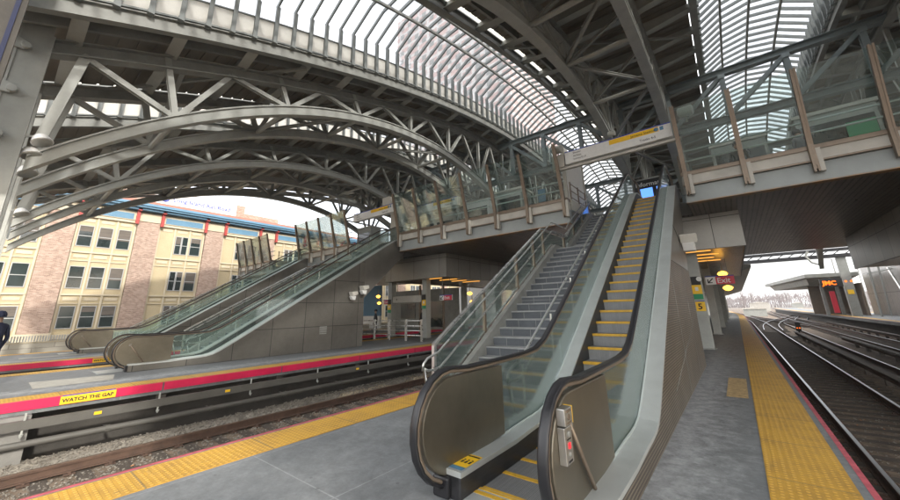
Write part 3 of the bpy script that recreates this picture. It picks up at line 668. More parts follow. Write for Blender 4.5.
def stairs(label):
    X0, X1 = -4.24, -2.66
    t = thing('staircase', (-3.5, 5.4, 0), label, 'staircase', 'staircases up to the bridge')
    N = [(5.37+.29*(k-1), .1725*k) for k in range(1, 21)]
    U = [(12.3+.285*k, 3.45+(k+1)*.1667) for k in range(12)]
    def flight(L, zb):
        for i, (y, z) in enumerate(L):
            y2 = L[i+1][0] if i+1 < len(L) else y+.3
            s = MB(); s.box(X0, X1, y-.02, y2+.01, z-.03, z); st = s.build('tread', 'stair_tread', t, bevel=.006)
            s = MB(); s.box(X0+.001, X1-.001, y, y+.02, z-.1725, z-.031); s.build('riser', 'stair_riser', st)
            s = MB(); s.box(X0+.01, X1-.01, y-.021, y-.019+.035, z, z+.002); s.build('nosing', 'stainless', st)
    flight(N, 0); flight(U, 3.45)
    s = MB(); s.box(X0, X1, 10.9, 12.3, 3.3, 3.448); s.build('landing', 'stair_tread', t)
    def nose(y):
        if y < 10.9: return .1725+(y-5.37)*.595
        if y < 12.3: return 3.45
        return min(5.45, 3.617+(y-12.3)*.585)
    ys = [4.9, 5.37]+[5.6+.4*i for i in range(13)]+[10.9, 11.3, 11.9, 12.3]+[12.6+.4*i for i in range(8)]
    prof = [(y, nose(y)) for y in ys]
    for xa, xb in ((X0-.12, X0-.0), (X1, X1+.05)):
        s = MB(); s.strip([(y, max(0, z-.42)) for y, z in prof], [(y, z+.14) for y, z in prof], xa, xb); s.build('stringer', 'stair_stringer', t)
    s = MB(); s.strip([(y, max(-.0, z-.45)) for y, z in prof[3:]], [(y, z-.38) for y, z in prof[3:]], X0, X1); s.build('soffit', 'steel', t)
    # left glass railing
    xg = X0-.16
    def top(y): return nose(y)+.98
    seq = [(5.03, .98), (5.1, 1.0)]+[(y, top(y)) for y in (6., 7.5, 9., 10.25)]
    rail = [(5.03, 1.0), (10.15, .1725+(10.15-5.37)*.595+.98)]
    flat_z = rail[1][1]
    rail += [(10.35, flat_z+.02), (12.0, flat_z+.02-.0), (12.1, flat_z+.03), (15.6, flat_z+.03+3.5*.585)]
    s = MB(); pts = [(xg, y, z) for y, z in rail]
    for a, b_ in zip(pts[:-1], pts[1:]): s.bar(a, b_, .07, .05)
    s.build('top_rail', 'satin', t, bevel=.006)
    def bot(y): return nose(y)+.16
    def tz(y):
        for (a, za), (b_, zb) in zip(rail[:-1], rail[1:]):
            if a <= y <= b_: return za+(zb-za)*(y-a)/(b_-a)
        return rail[-1][1]
    posts = [5.05, 6.75, 8.4, 9.5, 10.25, 12.05, 13.2, 14.4, 15.55]
    for y in posts:
        s = MB(); s.box(xg-.03, xg+.03, y-.03, y+.03, (bot(y)-.3) if y > 5.2 else 0, tz(y)-.02); s.build('railing_post', 'bronze' if y > 5.2 else 'satin', t)
    for a, b_ in zip(posts[:-1], posts[1:]):
        m_ = [a+.04+(b_-a-.08)*k/6 for k in range(7)]
        s = MB(); s.strip([(y, bot(y)+.02) for y in m_], [(y, tz(y)-.05) for y in m_], xg-.006, xg+.006); s.build('glass_panel', 'glass_bal', t)
        s = MB(); s.strip([(y, bot(y)-.03) for y in m_], [(y, bot(y)+.02) for y in m_], xg-.02, xg+.02); s.build('bottom_rail', 'satin', t)
    # double round handrails, looped ends at the bottom
    xh = X0-.04
    def loops(xh, y0, dzs, nm, jog=True):
        hi, lo_ = dzs
        def path(dz, ystart):
            P = [(xh, y, nose(y)+dz) for y in ((ystart, 7, 8.5, 10.3) if jog else (ystart, 7, 8.5, 10.6))]
            P += [(xh, 10.75, nose(10.6)+dz+.1), (xh, 12.1, nose(10.6)+dz+.12), (xh, 12.4, nose(12.4)+dz), (xh, 15.4, nose(15.4)+dz)]
            return P
        p1, p2 = path(hi, y0+.55), path(lo_, y0+.62)
        zt, zb = p1[0][2]-.02, p2[0][2]-.05
        fr = [(xh, y0+.42, zt-.06), (xh, y0+.28, zt-.10), (xh, y0+.12, zt-.14), (xh, y0+.02, zt-.22), (xh, y0, zt-.32), (xh, y0+.03, zb-.02), (xh, y0+.12, .30), (xh, y0+.2, .0)]
        s = MB(); s.tube((fr[::-1])+p1, .021, 8); s.build('handrail', 'satin', t, smooth=True)
        s = MB(); s.tube([(xh, y0+.03, zb-.02), (xh, y0+.14, zb-.07), (xh, y0+.30, zb-.07), (xh, y0+.46, zb-.04)]+p2, .021, 8); s.build('handrail', 'satin', t, smooth=True)
    loops(xh, 4.62, (.92, .64), 'l')
    loops(X1-.04, 4.66, (.86, .60), 'r')
    for y in (5.1, 6.3, 7.5, 8.7, 9.9, 11.6, 13.2, 14.4):
        s = MB(); s.tube([(X1-.02, y, nose(y)-.1), (X1-.02, y, nose(y)+.78)], .018, 8); s.build('handrail_post', 'satin', t)
    return t
S1 = stairs('grey slate staircase with glass railing, left of the central escalator')
# ---- platform A and the one behind it
E2 = None
def reclad(e, label, d):
    return None
E2 = escalator('escalator with solid grey panelled side on the platform across the tracks', 'solid')
DX = -13.62
E2.location.x += DX
S2 = dup(S1, (DX, 0, 0), 'staircase with steel handrails behind the grey panelled escalator across the tracks')
E3 = dup(E2, (-9.6, 0, 0), 'escalator on the farthest left platform, in front of the brick building')
S3 = dup(S1, (DX-9.6, 0, 0), 'staircase on the farthest left platform, behind its escalator')

def brace(x, label):
    t = thing('safety_bar', (x, 3, .7), label, 'bar', 'slanting bars on the newels')
    b = MB(); b.tube([(x, 2.76, .80), (x, 3.17, .235)], .016, 8); b.build('bar', 'bronze', t, smooth=True)
    b = MB(); b.box(x-.025, x+.012, 2.76, 2.81, .74, .80); b.build('bracket', 'steel', t)
    return t
brace(XR+.06, 'slim slanting bar beside the key switch box on the nearest newel')
brace(XR+DX+.06, 'slim slanting bar on the escalator newel across the tracks')
brace(XR+DX+.06-9.6, 'slim slanting bar on the farthest left escalator newel')

# ================================================================== MEZZANINE BRIDGE
ZB, ZT = 4.9, 5.47
def bridge_section(x0, x1, label, mull=True, n=None, y1=32, first=None):
    t = thing('bridge_section', ((x0+x1)/2, 13.7, ZB), label, 'bridge section', 'glazed sections of the footbridge')
    b = MB(); b.box(x0, x1, 13.95, y1, ZB+.06, ZT-.02); b.build('floor_slab', 'concrete', t)
    b = MB(); b.box(x0+.02, x1-.02, 13.96, y1-.02, ZB+.01, ZB+.058); b.build('soffit', 'ceiling', t)
    b = MB(); b.box(x0, x1, 13.70, 13.94, ZB, ZT-.02); b.build('fascia_beam', 'fascia_beam', t)
    b = MB(); b.box(x0, x1, 13.62, 13.9, ZB-.03, ZB+.0); b.build('beam_flange', 'flange_rust', t)
    b = MB(); b.box(x0+.01, x1-.01, 13.60, 13.93, ZT+.03, 5.80); b.build('sill_panel', 'stone_sill', t)
    b = MB(); b.box(x0+.01, x1-.01, 13.57, 13.62, ZT-.02, ZT+.028); b.box(x0, x1, 13.55, 13.95, 5.803, 5.93); b.build('sill_rail', 'bronze', t)
    n = n or max(1, round((x1-x0)/1.55))
    xs = [x0+.12+(x1-x0-.24)*k/n for k in range(n+1)]
    tb, tt = (13.50, 5.93), (12.95, 8.05)
    for i, x in enumerate(xs):
        b = MB()
        for dx in (-.04, .04):
            b.prism([(13.60, 5.12), (13.44, 5.12), (13.40, 5.93), (12.90, 8.10), (12.99, 8.10), (13.60, 5.75)], x+dx-.022, x+dx+.022)
        b.box(x-.015, x+.015, 13.45, 13.56, 5.2, 5.9); b.prism([(13.56, 5.3), (13.43, 5.3), (13.41, 5.93), (12.93, 8.07), (12.98, 8.07), (13.56, 5.75)], x-.017, x+.017)
        mu_ = b.build('mullion', 'bronze', t)
        b = MB(); b.box(x+.07, x+.17, 13.46, 13.598, 5.12, 5.80); b.build('bracket', 'stone_sill', mu_)
    for a, c in zip(xs[:-1], xs[1:]):
        b = MB(); p = [Vector((a+.08, *tb)), Vector((c-.08, *tb)), Vector((c-.08, *tt)), Vector((a+.08, *tt))]; nn = Vector((0, .015, .004))
        q = [v+nn for v in p]; i = len(b.v); b.v += [tuple(v) for v in p+q]
        for f in ((0,1,2,3),(7,6,5,4),(0,4,5,1),(1,5,6,2),(2,6,7,3),(3,7,4,0)): b.face(list(f))
        b.build('glass_panel', 'glass', t)
    for z in (6.35, 6.72):
        b = MB(); b.tube([(x0+.1, 13.75, z), (x1-.1, 13.75, z)], .03, 8); b.build('handrail', 'rail_paint', t, smooth=True)
    return t
B1 = bridge_section(-.72, 8.5, 'glazed bridge section above the right hand tracks', n=6)
B2 = bridge_section(-14.46, -4.64, 'long glazed bridge section above the tracks, left of the near stairs', n=6)
B3 = bridge_section(-25.2, -18.86, 'short glazed bridge section behind the escalators across the tracks', n=4)
B4 = bridge_section(-35.8, -29.5, 'farthest left glazed bridge section, in front of the brick building', n=4)
for i, (xa, xb, lb) in enumerate(((-4.62, -.74, 'bridge floor behind the near stair opening'), (-18.84, -14.48, 'bridge floor behind the stair opening across the tracks'), (-29.48, -25.22, 'bridge floor behind the farthest left stair opening'))):
    t = thing('bridge_floor', (xa, 16, ZB), lb, 'bridge floor', 'bridge floor slabs')
    b = MB(); b.box(xa, xb, 15.9, 32, ZB+.06, ZT-.02); b.build('floor_slab', 'concrete', t)
    b = MB(); b.box(xa, xb, 15.9, 32, ZB+.01, ZB+.058); b.build('soffit', 'ceiling', t)
    # side glazing and rail of the stair opening
    for x, s in ((xa, 1), (xb, -1)):
        b = MB(); b.box(x-.02, x+.02, 13.95, 16., ZT+.02, 5.95); b.build('side_kerb', 'stone_sill', t)
        b = MB()
        for z in (6.05, 6.35, 6.65): b.tube([(x, 14., z), (x, 16, z)], .02, 8)
        for y in (14.05, 15, 15.95): b.box(x-.025, x+.025, y-.02, y+.02, 5.95, 6.72)
        b.build('side_railing', 'bronze', t)
t = thing('bridge_floor', (8.6, 14, ZB), 'bridge floor over the far right platform', 'bridge floor', 'bridge floor slabs')
b = MB(); b.box(8.52, 22, 13.75, 32, ZB+.06, ZT-.02); b.build('floor_slab', 'concrete', t); b = MB(); b.box(8.52, 22, 13.75, 32, ZB+.01, ZB+.058); b.build('soffit', 'ceiling', t)
# white wall panels beside the stair opening
t = thing('wall_panel', (-4.8, 15, 5.5), 'tall white wall panel beside the top of the near stairs', 'wall panel')
b = MB(); b.box(-4.9, -4.82, 14.3, 16.6, 5.96, 8.5); b.build('panel', 'white', t); b = MB(); b.box(-4.94, -4.80, 16.6, 16.8, 5.5, 8.7); b.box(-4.94, -4.80, 14.2, 14.3, 5.5, 8.5); b.build('frame', 'stone_sill', t)

t = thing('corner_pier', (-15.5, 14.6, ZT), 'beige pier with pale box on top beside the long bridge glass', 'pier')
b = MB(); b.box(-15.95, -15.2, 14.3, 15.0, ZT, 8.0); b.build('shaft', 'stone_sill', t); b = MB(); b.box(-16.3, -15.2, 13.9, 15.1, 8.0, 8.5); b.build('head', 'stone_sill', t); b = MB(); b.box(-15.1, -14.9, 14.2, 14.4, ZT, 8.3); b.build('frame', 'white', t)
# enclosure boxes under the bridge
def enclosure(x0, x1, y0, y1, z0, z1, label, front=True):
    t = thing('stair_enclosure', ((x0+x1)/2, y0, z0), label, 'enclosure', 'steel clad boxes under the bridge')
    b = MB(); b.box(x0, x1, y0, y0+.05, z0, z1); b.build('front_panel', 'box_panel', t)
    b = MB(); b.box(x1-.05, x1, y0+.052, y1, z0, z1); b.build('side_panel', 'box_side', t); b = MB(); b.box(x0, x0+.05, y0+.052, y1, z0, z1); b.build('side_panel', 'box_side', t)
    b = MB(); b.box(x0+.052, x1-.052, y0+.052, y1, z0+.06, z0+.1); b.build('soffit', 'gold_soffit', t)
    y = y0+.8; k = 0
    while k < 4:
        b = MB(); b.box(max(x0+.3, x1-2.3), x1-1.05+.2*(k % 2), y, y+.07, z0+.03, z0+.059); b.build('strip_light', 'tube', t); y += 1.3; k += 1
    return t
enclosure(-5.3, .62, 16.0, 34, 3.6, ZB-.002, 'beige steel box hanging under the bridge above the near platform')
enclosure(-18.2, -12.95, 16.0, 34, 3.5, ZB-.002, 'beige steel box hanging under the bridge across the tracks')
t = enclosure(5.15, 12, 15.5, 27.6, 3.25, ZB-.002, 'steel clad box under the bridge at the far right')

# columns under the bridge
def column(x, y, z0, z1, w, d, label, m='steel_light', name='steel_column', group='columns', cap=True):
    t = thing(name, (x, y, z0), label, 'column', group)
    b = MB(); tw = .035
    b.box(x-w/2, x+w/2, y-d/2, y-d/2+tw, z0, z1); b.box(x-w/2, x+w/2, y+d/2-tw, y+d/2, z0, z1); b.box(x-.02, x+.02, y-d/2+tw, y+d/2-tw, z0, z1)
    b.box(x-w/2+.01, x-w/2+.03, y-d/2+tw, y+d/2-tw, z0, z1); b.box(x+w/2-.03, x+w/2-.01, y-d/2+tw, y+d/2-tw, z0, z1)
    b.build('shaft', m, t)
    b = MB(); b.box(x-w/2-.06, x+w/2+.06, y-d/2-.06, y+d/2+.06, z0, z0+.04); b.build('base_plate', 'steel', t)
    return t
for x, y, lb in ((-1.1, 17.0, 'pale column with yellow 5 sign beside the escalator side wall'), (-1.1, 25.6, 'second pale column along the near platform'), (-1.1, 33.5, 'third pale column along the near platform'), (-4.6, 17, 'column under the bridge behind the near stairs'),
                 (-15.15, 16.7, 'right hand pale column under the bridge across the tracks'), (-18.3, 16.7, 'left hand pale column under the bridge across the tracks'), (-14.9, 25, 'rear column under the bridge across the tracks'), (-18.3, 25, 'rear left column under the bridge across the tracks')):
    column(x, y, 0, 3.6 if abs(y-17) < 5 else 4.9, .36, .4, lb, group='columns carrying the bridge')
for y in (42, 50, 58): column(-1.1, y, 0, 4.2, .3, .3, 'canopy column number %s past the bridge on the near platform' % {42: 'one', 50: 'two', 58: 'three'}[y], 'steel', group='canopy columns beyond the bridge')

# ================================================================== ROOF
def shell(y): return 13.8-(y-25)**2/118.
def low(y):          # lower chord underside centre line, bay 0..26.8
    c = 13.4; return 10.62-18.9+math.sqrt(max(0, 18.9**2-(y-c)**2))
ROOF_Y0, ROOF_Y1 = -1.6, 51.
bars_y = [ROOF_Y0+.2+.63*i for i in range(int((ROOF_Y1-ROOF_Y0)/.63))]
purl_y = [0.0+1.9*i for i in range(27)]
def yr(a, b, n): return [a+(b-a)*k/n for k in range(n+1)]
def edge_beam(b, x, w=.22, h=.42):
    ys = yr(ROOF_Y0, ROOF_Y1, 40)
    b.strip([(y, shell(y)) for y in ys], [(y, shell(y)+.03) for y in ys], x-w/2, x+w/2)
    b.strip([(y, shell(y)+.03) for y in ys], [(y, shell(y)+h) for y in ys], x-.02, x+.02)
    b.strip([(y, shell(y)+h) for y in ys], [(y, shell(y)+h+.03) for y in ys], x-w/2, x+w/2)
def roof_section(x0, x1, chords, label, slot=.24, long_x=()):
    t = thing('roof_section', ((x0+x1)/2, 25, 13), label, 'roof', 'roof sections between skylights')
    for x in (x0, x1):
        b = MB(); edge_beam(b, x); b.build('edge_beam', 'steel', t)
    # corrugated deck, ribs along X
    xa, xb = x0+slot, x1-.15
    lo = []; hi = []; y = ROOF_Y0; 
    while y < ROOF_Y1:
        z = shell(y)+.47
        lo += [(y, z), (y+.34, shell(y+.34)+.47), (y+.345, shell(y+.34)+.52), (y+.395, shell(y+.39)+.52)]
        y += .40
    b = MB(); b.strip(lo, [(a, c+.06) for a, c in lo], xa, xb); b.build('deck', 'deck', t)
    for y in purl_y:
        if y > ROOF_Y1-.3: break
        b = MB(); z = shell(y); dep = .56
        # tapered cantilevers towards both edges, deep between the chords
        xs = [x0+.03]+list(chords)+[x1-.03]
        for a, c in zip(xs[:-1], xs[1:]):
            da = .30 if a == xs[0] else dep; dc = .30 if c == xs[-1] else dep
            zt = z+.46
            i = len(b.v)
            for yy in (y-.012, y+.012): b.v += [(a, yy, zt-da), (c, yy, zt-dc), (c, yy, zt), (a, yy, zt)]
            for q in ((0,1,2,3),(7,6,5,4),(0,4,5,1),(1,5,6,2),(2,6,7,3),(3,7,4,0)): b.face([i+k for k in q])
            i = len(b.v)
            for yy in (y-.15, y+.15): b.v += [(a, yy, zt-da-.02), (c, yy, zt-dc-.02), (c, yy, zt-dc), (a, yy, zt-da)]
            for q in ((0,1,2,3),(7,6,5,4),(0,4,5,1),(1,5,6,2),(2,6,7,3),(3,7,4,0)): b.face([i+k for k in q])
        b.build('purlin', 'steel_light', t)
    for xa, xb in zip(chords[:-1], chords[1:]):
        if xb-xa > 5: continue
        for k in range(7):
            y = 2.3+3.3*k; zl = low(y)+.2; zu = shell(y)-.3
            b = MB(); b.tube([(xa, y, zl), (xb, y, zl)], .09, 8); b.build('cross_strut', 'steel_light', t)
            b = MB(); b.ibeam((xa, y, zl), (xb, y, zu), .12, .12, t=.02); b.build('sway_brace', 'steel', t)
            if k < 6: b = MB(); b.ibeam((xa if k % 2 else xb, y, zl+.1), (xb if k % 2 else xa, y+3.3, low(y+3.3)+.3), .12, .12, t=.02); b.build('lattice_brace', 'steel', t)
    for k in range(9):
        y = purl_y[3*k]; z = shell(y)-.02
        b = MB(); b.bar((x0+.3, y, z), (x1-.3 if x1-x0 < 10 else x0+5, y+5.7, shell(y+5.7)-.02), .10, .10); b.build('wind_brace', 'steel', t)
    ys = yr(ROOF_Y0+.1, ROOF_Y1-.1, 40)
    for x in long_x:
        b = MB(); b.strip([(y, shell(y)+.10) for y in ys], [(y, shell(y)+.45) for y in ys], x-.05, x+.05); b.build('longitudinal_beam', 'steel', t)
    return t
roof_section(-6.0, .67, (-3.7, -1.2), 'dark ribbed roof section directly above the near stairs and escalator', long_x=(-5.2,))
roof_section(-16.0, -11.0, (-14.9, -12.2), 'dark ribbed roof section above the platform across the tracks', long_x=(-11.75, -13.4), slot=.2)
roof_section(-33.8, -18.9, (-27.9, -23.6, -20.2), 'dark ribbed roof section at the far left end of the shed', long_x=(-22, -25.8, -30.5))
roof_section(5.6, 46.0, (7.2, 10.6, 20, 33), 'dark ribbed roof section over the far right platform', long_x=(6.4,))

def skylight(x0, x1, label, nl=3):
    t = thing('skylight', ((x0+x1)/2, 25, 14), label, 'skylight', 'raised glass skylights')
    ys = yr(ROOF_Y0+.05, ROOF_Y1-.05, 44); w = x1-x0
    for x, s in ((x0, -1), (x1, 1)):
        a, c = sorted((x+s*.02, x+s*.06))
        b = MB(); b.strip([(y, shell(y)+.53) for y in ys], [(y, shell(y)+1.32) for y in ys], a, c); b.build('side_panel', 'white_panel', t)
        b = MB(); b.strip([(y, shell(y)+.48) for y in ys], [(y, shell(y)+.53) for y in ys], min(x-s*.12, x+s*.1), max(x-s*.12, x+s*.1)); b.strip([(y, shell(y)+1.32) for y in ys], [(y, shell(y)+1.37) for y in ys], a-.03, c+.03); b.build('side_trim', 'fin', t)
    # cross section of glazing
    def sec(u):      # u 0..1 across
        k = min(u, 1-u); return 1.95+ (k*3.2 if k < .25 else .8+(k-.25)*1.0)
    us = [0, .25, .5, .75, 1]
    pts = [(x0+w*u, sec(u)) for u in us]
    proto = None
    for y in bars_y:
        if proto is None:
            b = MB(); z = 0
            for (xa, za), (xb, zb) in zip(pts[:-1], pts[1:]): b.bar((xa, y, za), (xb, y, zb), .06, .16)
            for x, s in ((x0, 1), (x1, -1)):
                b.box(min(x, x+s*.16), max(x, x+s*.16), y-.028, y+.028, .50, 1.98); b.box(min(x-.0, x+s*.20), max(x, x+s*.20), y-.07, y+.07, .40, .50); b.box(min(x+s*.16, x+s*.18), max(x+s*.16, x+s*.18), y-.06, y+.06, .50, 1.9)
            proto = b.build('glazing_bar', 'fin', t); py = y; proto.location = (0, 0, shell(y)); continue
        c = proto.copy(); C.objects.link(c); c.parent = t; c.location = (0, y-py, shell(y)); WL[c] = WL[t]
    for u in ((.25, .5, .75) if nl == 3 else (.33, .52, .68, .84)):
        b = MB(); z = sec(u); x = x0+w*u; b.strip([(y, shell(y)+z-.2) for y in ys], [(y, shell(y)+z-.085) for y in ys], x-.05, x+.05); b.build('ridge_rail', 'steel', t)
    for k, ((xa, za), (xb, zb)) in enumerate(zip(pts[:-1], pts[1:])):
        b = MB(); i0 = 0
        for y in ys: b.v += [(xa, y, shell(y)+za+.085), (xb, y, shell(y)+zb+.085)]
        for j in range(len(ys)-1): b.face([2*j, 2*j+1, 2*j+3, 2*j+2])
        b.build('glazing', 'glass_sky', t)
    for x in (x0, x1):
        b = MB()
        for y in ys: b.v += [(x, y, shell(y)+1.37), (x, y, shell(y)+sec(0)+.085)]
        for j in range(len(ys)-1): b.face([2*j, 2*j+1, 2*j+3, 2*j+2])
        b.build('side_glazing', 'glass_sky', t)
    return t
skylight(-10.98, -6.02, 'long curved skylight sweeping over the tracks in the upper middle', 2)
skylight(.69, 5.58, 'slatted skylight above the right hand tracks')
skylight(-18.88, -16.02, 'narrow skylight glimpsed beyond the second arch on the left')

# arch trusses
def arch(x, label, bay2=True):
    t = thing('arch_truss', (x, 0, 5), label, 'arch truss', 'steel arch trusses of the roof')
    for off, sg in ((0, 1),)+(((50, -1),) if bay2 else ()):
        f = lambda y: off+sg*y
        ys = yr(-.2, 23.9, 40); L = [(f(y), low(y)) for y in ys]
        if sg < 0: L = L[::-1]
        b = MB(); b.strip([(a, c-.02) for a, c in L], [(a, c+.03) for a, c in L], x-.17, x+.17); b.strip([(a, c+.03) for a, c in L], [(a, c+.33) for a, c in L], x-.11, x+.11); b.strip([(a, c+.33) for a, c in L], [(a, c+.38) for a, c in L], x-.17, x+.17)
        b.build('lower_chord', 'steel_light', t)
        lown = [2.3+3.3*k for k in range(7)]
        if True:
            s = MB(); s.ibeam((x, f(.25), shell(.2)-.5), (x, f(-.1), low(0)+.5), .2, .2, up=(1,0,0), t=.02); s.build('diagonal', 'steel_light', t)
        upn = [.2+3.35*k for k in range(8)]
        up = lambda y: shell(f(y) if sg > 0 else y)-.30
        up = lambda y: shell(y)-.30
        for k, yl in enumerate(lown):
            zl = low(yl)+.3
            s = MB(); s.ibeam((x, f(yl), zl), (x, f(yl-.45 if yl < 10 else yl), up(yl)), .16, .16, up=(1,0,0), t=.02); s.build('post', 'steel_light', t)
            for yu in (upn[k], upn[k+1]):
                if yu > 26: continue
                s = MB(); s.ibeam((x, f(yl), zl), (x, f(yu), up(yu)-.1), .15, .15, up=(1,0,0), t=.02); s.build('diagonal', 'steel_light', t)
    ys = yr(-.3, 50.3, 50); b = MB()
    b.strip([(y, shell(y)-.50) for y in ys], [(y, shell(y)-.46) for y in ys], x-.17, x+.17); b.strip([(y, shell(y)-.46) for y in ys], [(y, shell(y)-.12) for y in ys], x-.02, x+.02); b.strip([(y, shell(y)-.12) for y in ys], [(y, shell(y)-.08) for y in ys], x-.17, x+.17)
    b.build('upper_chord', 'steel', t)
    b = MB()
    for y in purl_y:
        if 0 < y < 50: b.box(x-.05, x+.05, y-.05, y+.05, shell(y)-.08, shell(y)+.05)
    b.build('purlin_seat', 'steel', t)
    return t
names = {-1.2: 'roof arch right of the near escalator top, passing overhead', -3.7: 'roof arch above the near stairs, left of the overhead pair', -12.2: 'nearest large arch on the left, springing from the big grey column', -14.9: 'second arch from the front on the left',
         -20.2: 'third arch from the front on the left', -23.6: 'fourth arch from the front on the left', -27.9: 'farthest arch framing the view of the brick building', 7.2: 'roof arch at the upper right corner', 10.6: 'outermost right roof arch'}
for x, lb in names.items(): arch(x, lb)
for x in names:
    if x > -2: continue
# big columns at the near springing line
for x, lb in ((-12.2, 'large pale steel column with pinned brackets at the far left'), (-14.9, 'steel column behind the large left column'), (-20.2, 'steel column at the foot of the third left arch'), (-23.6, 'steel column at the foot of the fourth left arch'), (-27.9, 'steel column at the foot of the farthest left arch')):
    t = thing('roof_column', (x, -.75, 0), lb, 'column', 'columns at the roof springing')
    w = .22
    b = MB(); b.box(x-w, x+w, -.84, -.80, 0, 10.6); b.box(x-w, x+w, -.34, -.30, 0, 7.9 if x < -13 else 8.3); b.box(x-.02, x+.02, -.80, -.34, 0, 7.9); b.box(x+w-.05, x+w-.02, -.80, -.34, 0, 7.9 if x < -13 else 10.6); b.build('shaft', 'steel_light', t)
    b = MB(); b.box(x-w-.08, x+w+.08, -.92, -.22, 0, .05); b.build('base_plate', 'steel', t)
    if x == -12.2:
        for z in (4.5, 5.55, 6.66, 7.81, 8.85):
            b = MB(); xf = x+w+.0
            b.prism([(-1.15, z-.14), (-.70, z-.14), (-.58, z-.05), (-.62, z+.06), (-1.15, z+.30)], xf+.01, xf+.05); g_ = b.build('gusset', 'steel_light', t, bevel=.01)
            b = MB(); b.lathe([(.085, 0), (.085, .07), (.07, .075)], (xf+.05, -.68, z-.03), (1,0,0), 16); b.build('pin', 'steel_light', g_)
# interior columns and cross truss over the bridge
for x in (-27.9, -23.6, -20.2, -14.9, -12.2, -3.7, -1.2, 7.2, 10.6):
    for y, h in ((23.6, low(23.6)+.1),):
        column(x, y, ZT, h if y != 21.5 else 10.7, .42, .42, 'roof column on the bridge deck, %s' % {-27.9: 'farthest left', -23.6: 'second from the left', -20.2: 'third from the left', -14.9: 'fourth from the left', -12.2: 'fifth from the left', -3.7: 'above the near stairs', -1.2: 'right of the escalator top', 7.2: 'behind the right glass', 10.6: 'farthest right'}[x], 'steel_blue', 'roof_column', 'columns standing on the bridge')
def cross_truss(y, zt, zb, label, lo=-29, hi=14):
    t = thing('cross_truss', (0, y, zb), label, 'truss')
    b = MB(); b.ibeam((lo, y, zt), (hi, y, zt), .34, .36); b.build('top_chord', 'steel_blue', t)
    b = MB(); b.ibeam((lo, y, zb), (hi, y, zb), .34, .36); b.build('bottom_chord', 'steel_blue', t)
    nodes = [-11.0+2.48*k for k in range(-7, 11)]; k = 0
    for i, x in enumerate(nodes):
        if not lo < x < hi: continue
        b = MB(); b.ibeam((x, y, zb+.18), (x, y, zt-.18), .22, .26, up=(0,1,0)); b.build('post', 'steel_blue', t)
        b = MB(); b.box(x-.15, x+.15, y-.19, y-.175, zt-.38, zt-.15); b.build('gusset', 'steel_blue', t); b = MB(); b.box(x-.14, x+.14, y-.185, y-.175, zb+.1, zb+.33); b.build('gusset', 'steel_blue', t)
        if i+1 < len(nodes) and nodes[i+1] < hi:
            x2 = nodes[i+1]; right = (x2 > -2.4)
            p, q = ((x, y, zb+.18), (x2, y, zt-.18)) if False else ((x, y, zt-.18), (x2, y, zb+.18))
            if right: p, q = (x, y, zb+.18), (x2, y, zt-.18)
            b = MB(); b.ibeam(p, q, .2, .22, up=(0,1,0)); b.build('diagonal', 'steel_blue', t)
    return t
cross_truss(21.5, 13.4, 10.75, 'blue grey cross truss spanning behind the bridge glass')
cross_truss(33.5, 12.9, 10.4, 'second cross truss deeper inside the station')

# floodlights on arch bases
def floodlight(p, label, d=(.35, .3, -.9), s=1., m='white'):
    t = thing('floodlight', p, label, 'floodlight', 'white floodlights'); p = Vector(p); d = Vector(d).normalized()
    b = MB(); b.lathe([(.06*s, -.16*s), (.12*s, -.14*s), (.17*s, -.06*s), (.22*s, .08*s), (.2*s, .09*s)], p, d, 16); h = b.build('housing', m, t, smooth=False)
    b = MB(); b.lathe([(.19*s, .085*s), (.19*s, .1*s)], p, d, 16); b.build('lens', 'stainless', t)
    b = MB(); b.bar(p+Vector((0, -.05, .1))*s, p+Vector((0, -.3, .0))*s, .05*s, .05*s); b.build('bracket', 'steel', t)
for i, (x, y, z, lb) in enumerate(((-12.0, -.05, 5.62, 'white floodlight on the base of the nearest left arch'), (-12.15, -.15, 5.30, 'white floodlight tucked beside the big left column'), (-14.7, -.15, 5.55, 'white floodlight on the base of the second left arch'), (-20.0, -.05, 5.4, 'white floodlight on the base of the third left arch'), (-14.5, 13.3, 8.0, 'white floodlight on the bridge corner across the tracks'))):
    floodlight((x, y, z), lb, s=.85 if i < 2 else (.95 if i < 4 else 1.3))

# ================================================================== SIGNS, LIGHTS, CAMERAS
def main_sign(x0, x1, y, z0, z1, label, full=True):
    t = thing('overhead_sign', ((x0+x1)/2, y, z0), label, 'sign', 'long white overhead signs')
    b = MB(); b.box(x0, x1, y-.14, y+.14, z0, z1); b.build('housing', 'white', t, bevel=.01)
    b = MB(); b.box(x0, x1, y-.144, y-.141, z1-.045, z1-.008); b.build('blue_stripe', 'blue', t)
    w = x1-x0; xa = x0+w*.46
    b = MB(); b.box(xa, x1-w*.10, y-.145, y-.141, z1-.24, z1-.055); b.build('yellow_band', 'yellow', t)
    text('Jamaica Station', .13, 'black', t, (xa+w*.20, y-.147, z1-.20), (1,0,0), (0,0,1), 'lettering')
    text('Tracks 4-5', .12, 'black', t, (x1-w*.27, y-.147, z0+.09), (1,0,0), (0,0,1), 'lettering')
    for k, s in enumerate(('Elevator', 'AirTrain', 'Subway E J Z')): text(s, .095, 'black', t, (x0+w*.09, y-.147, z1-.17-k*.13), (1,0,0), (0,0,1), 'lettering')
    b = MB(); b.box(x1-w*.09, x1-w*.06, y-.146, y-.142, z1-.22, z1-.08); b.lathe([(.075, 0), (.075, .005)], (x1-w*.12, y-.142, z1-.15), (0,-1,0), 14); b.build('blue_symbol', 'blue_trim', t)
    return t
main_sign(-4.45, -.72, 13.45, 7.22, 7.76, 'long white sign with yellow band spanning the top of the near stairs')
main_sign(-18.4, -14.6, 13.45, 7.2, 7.72, 'long white sign across the farther stair opening on the left')
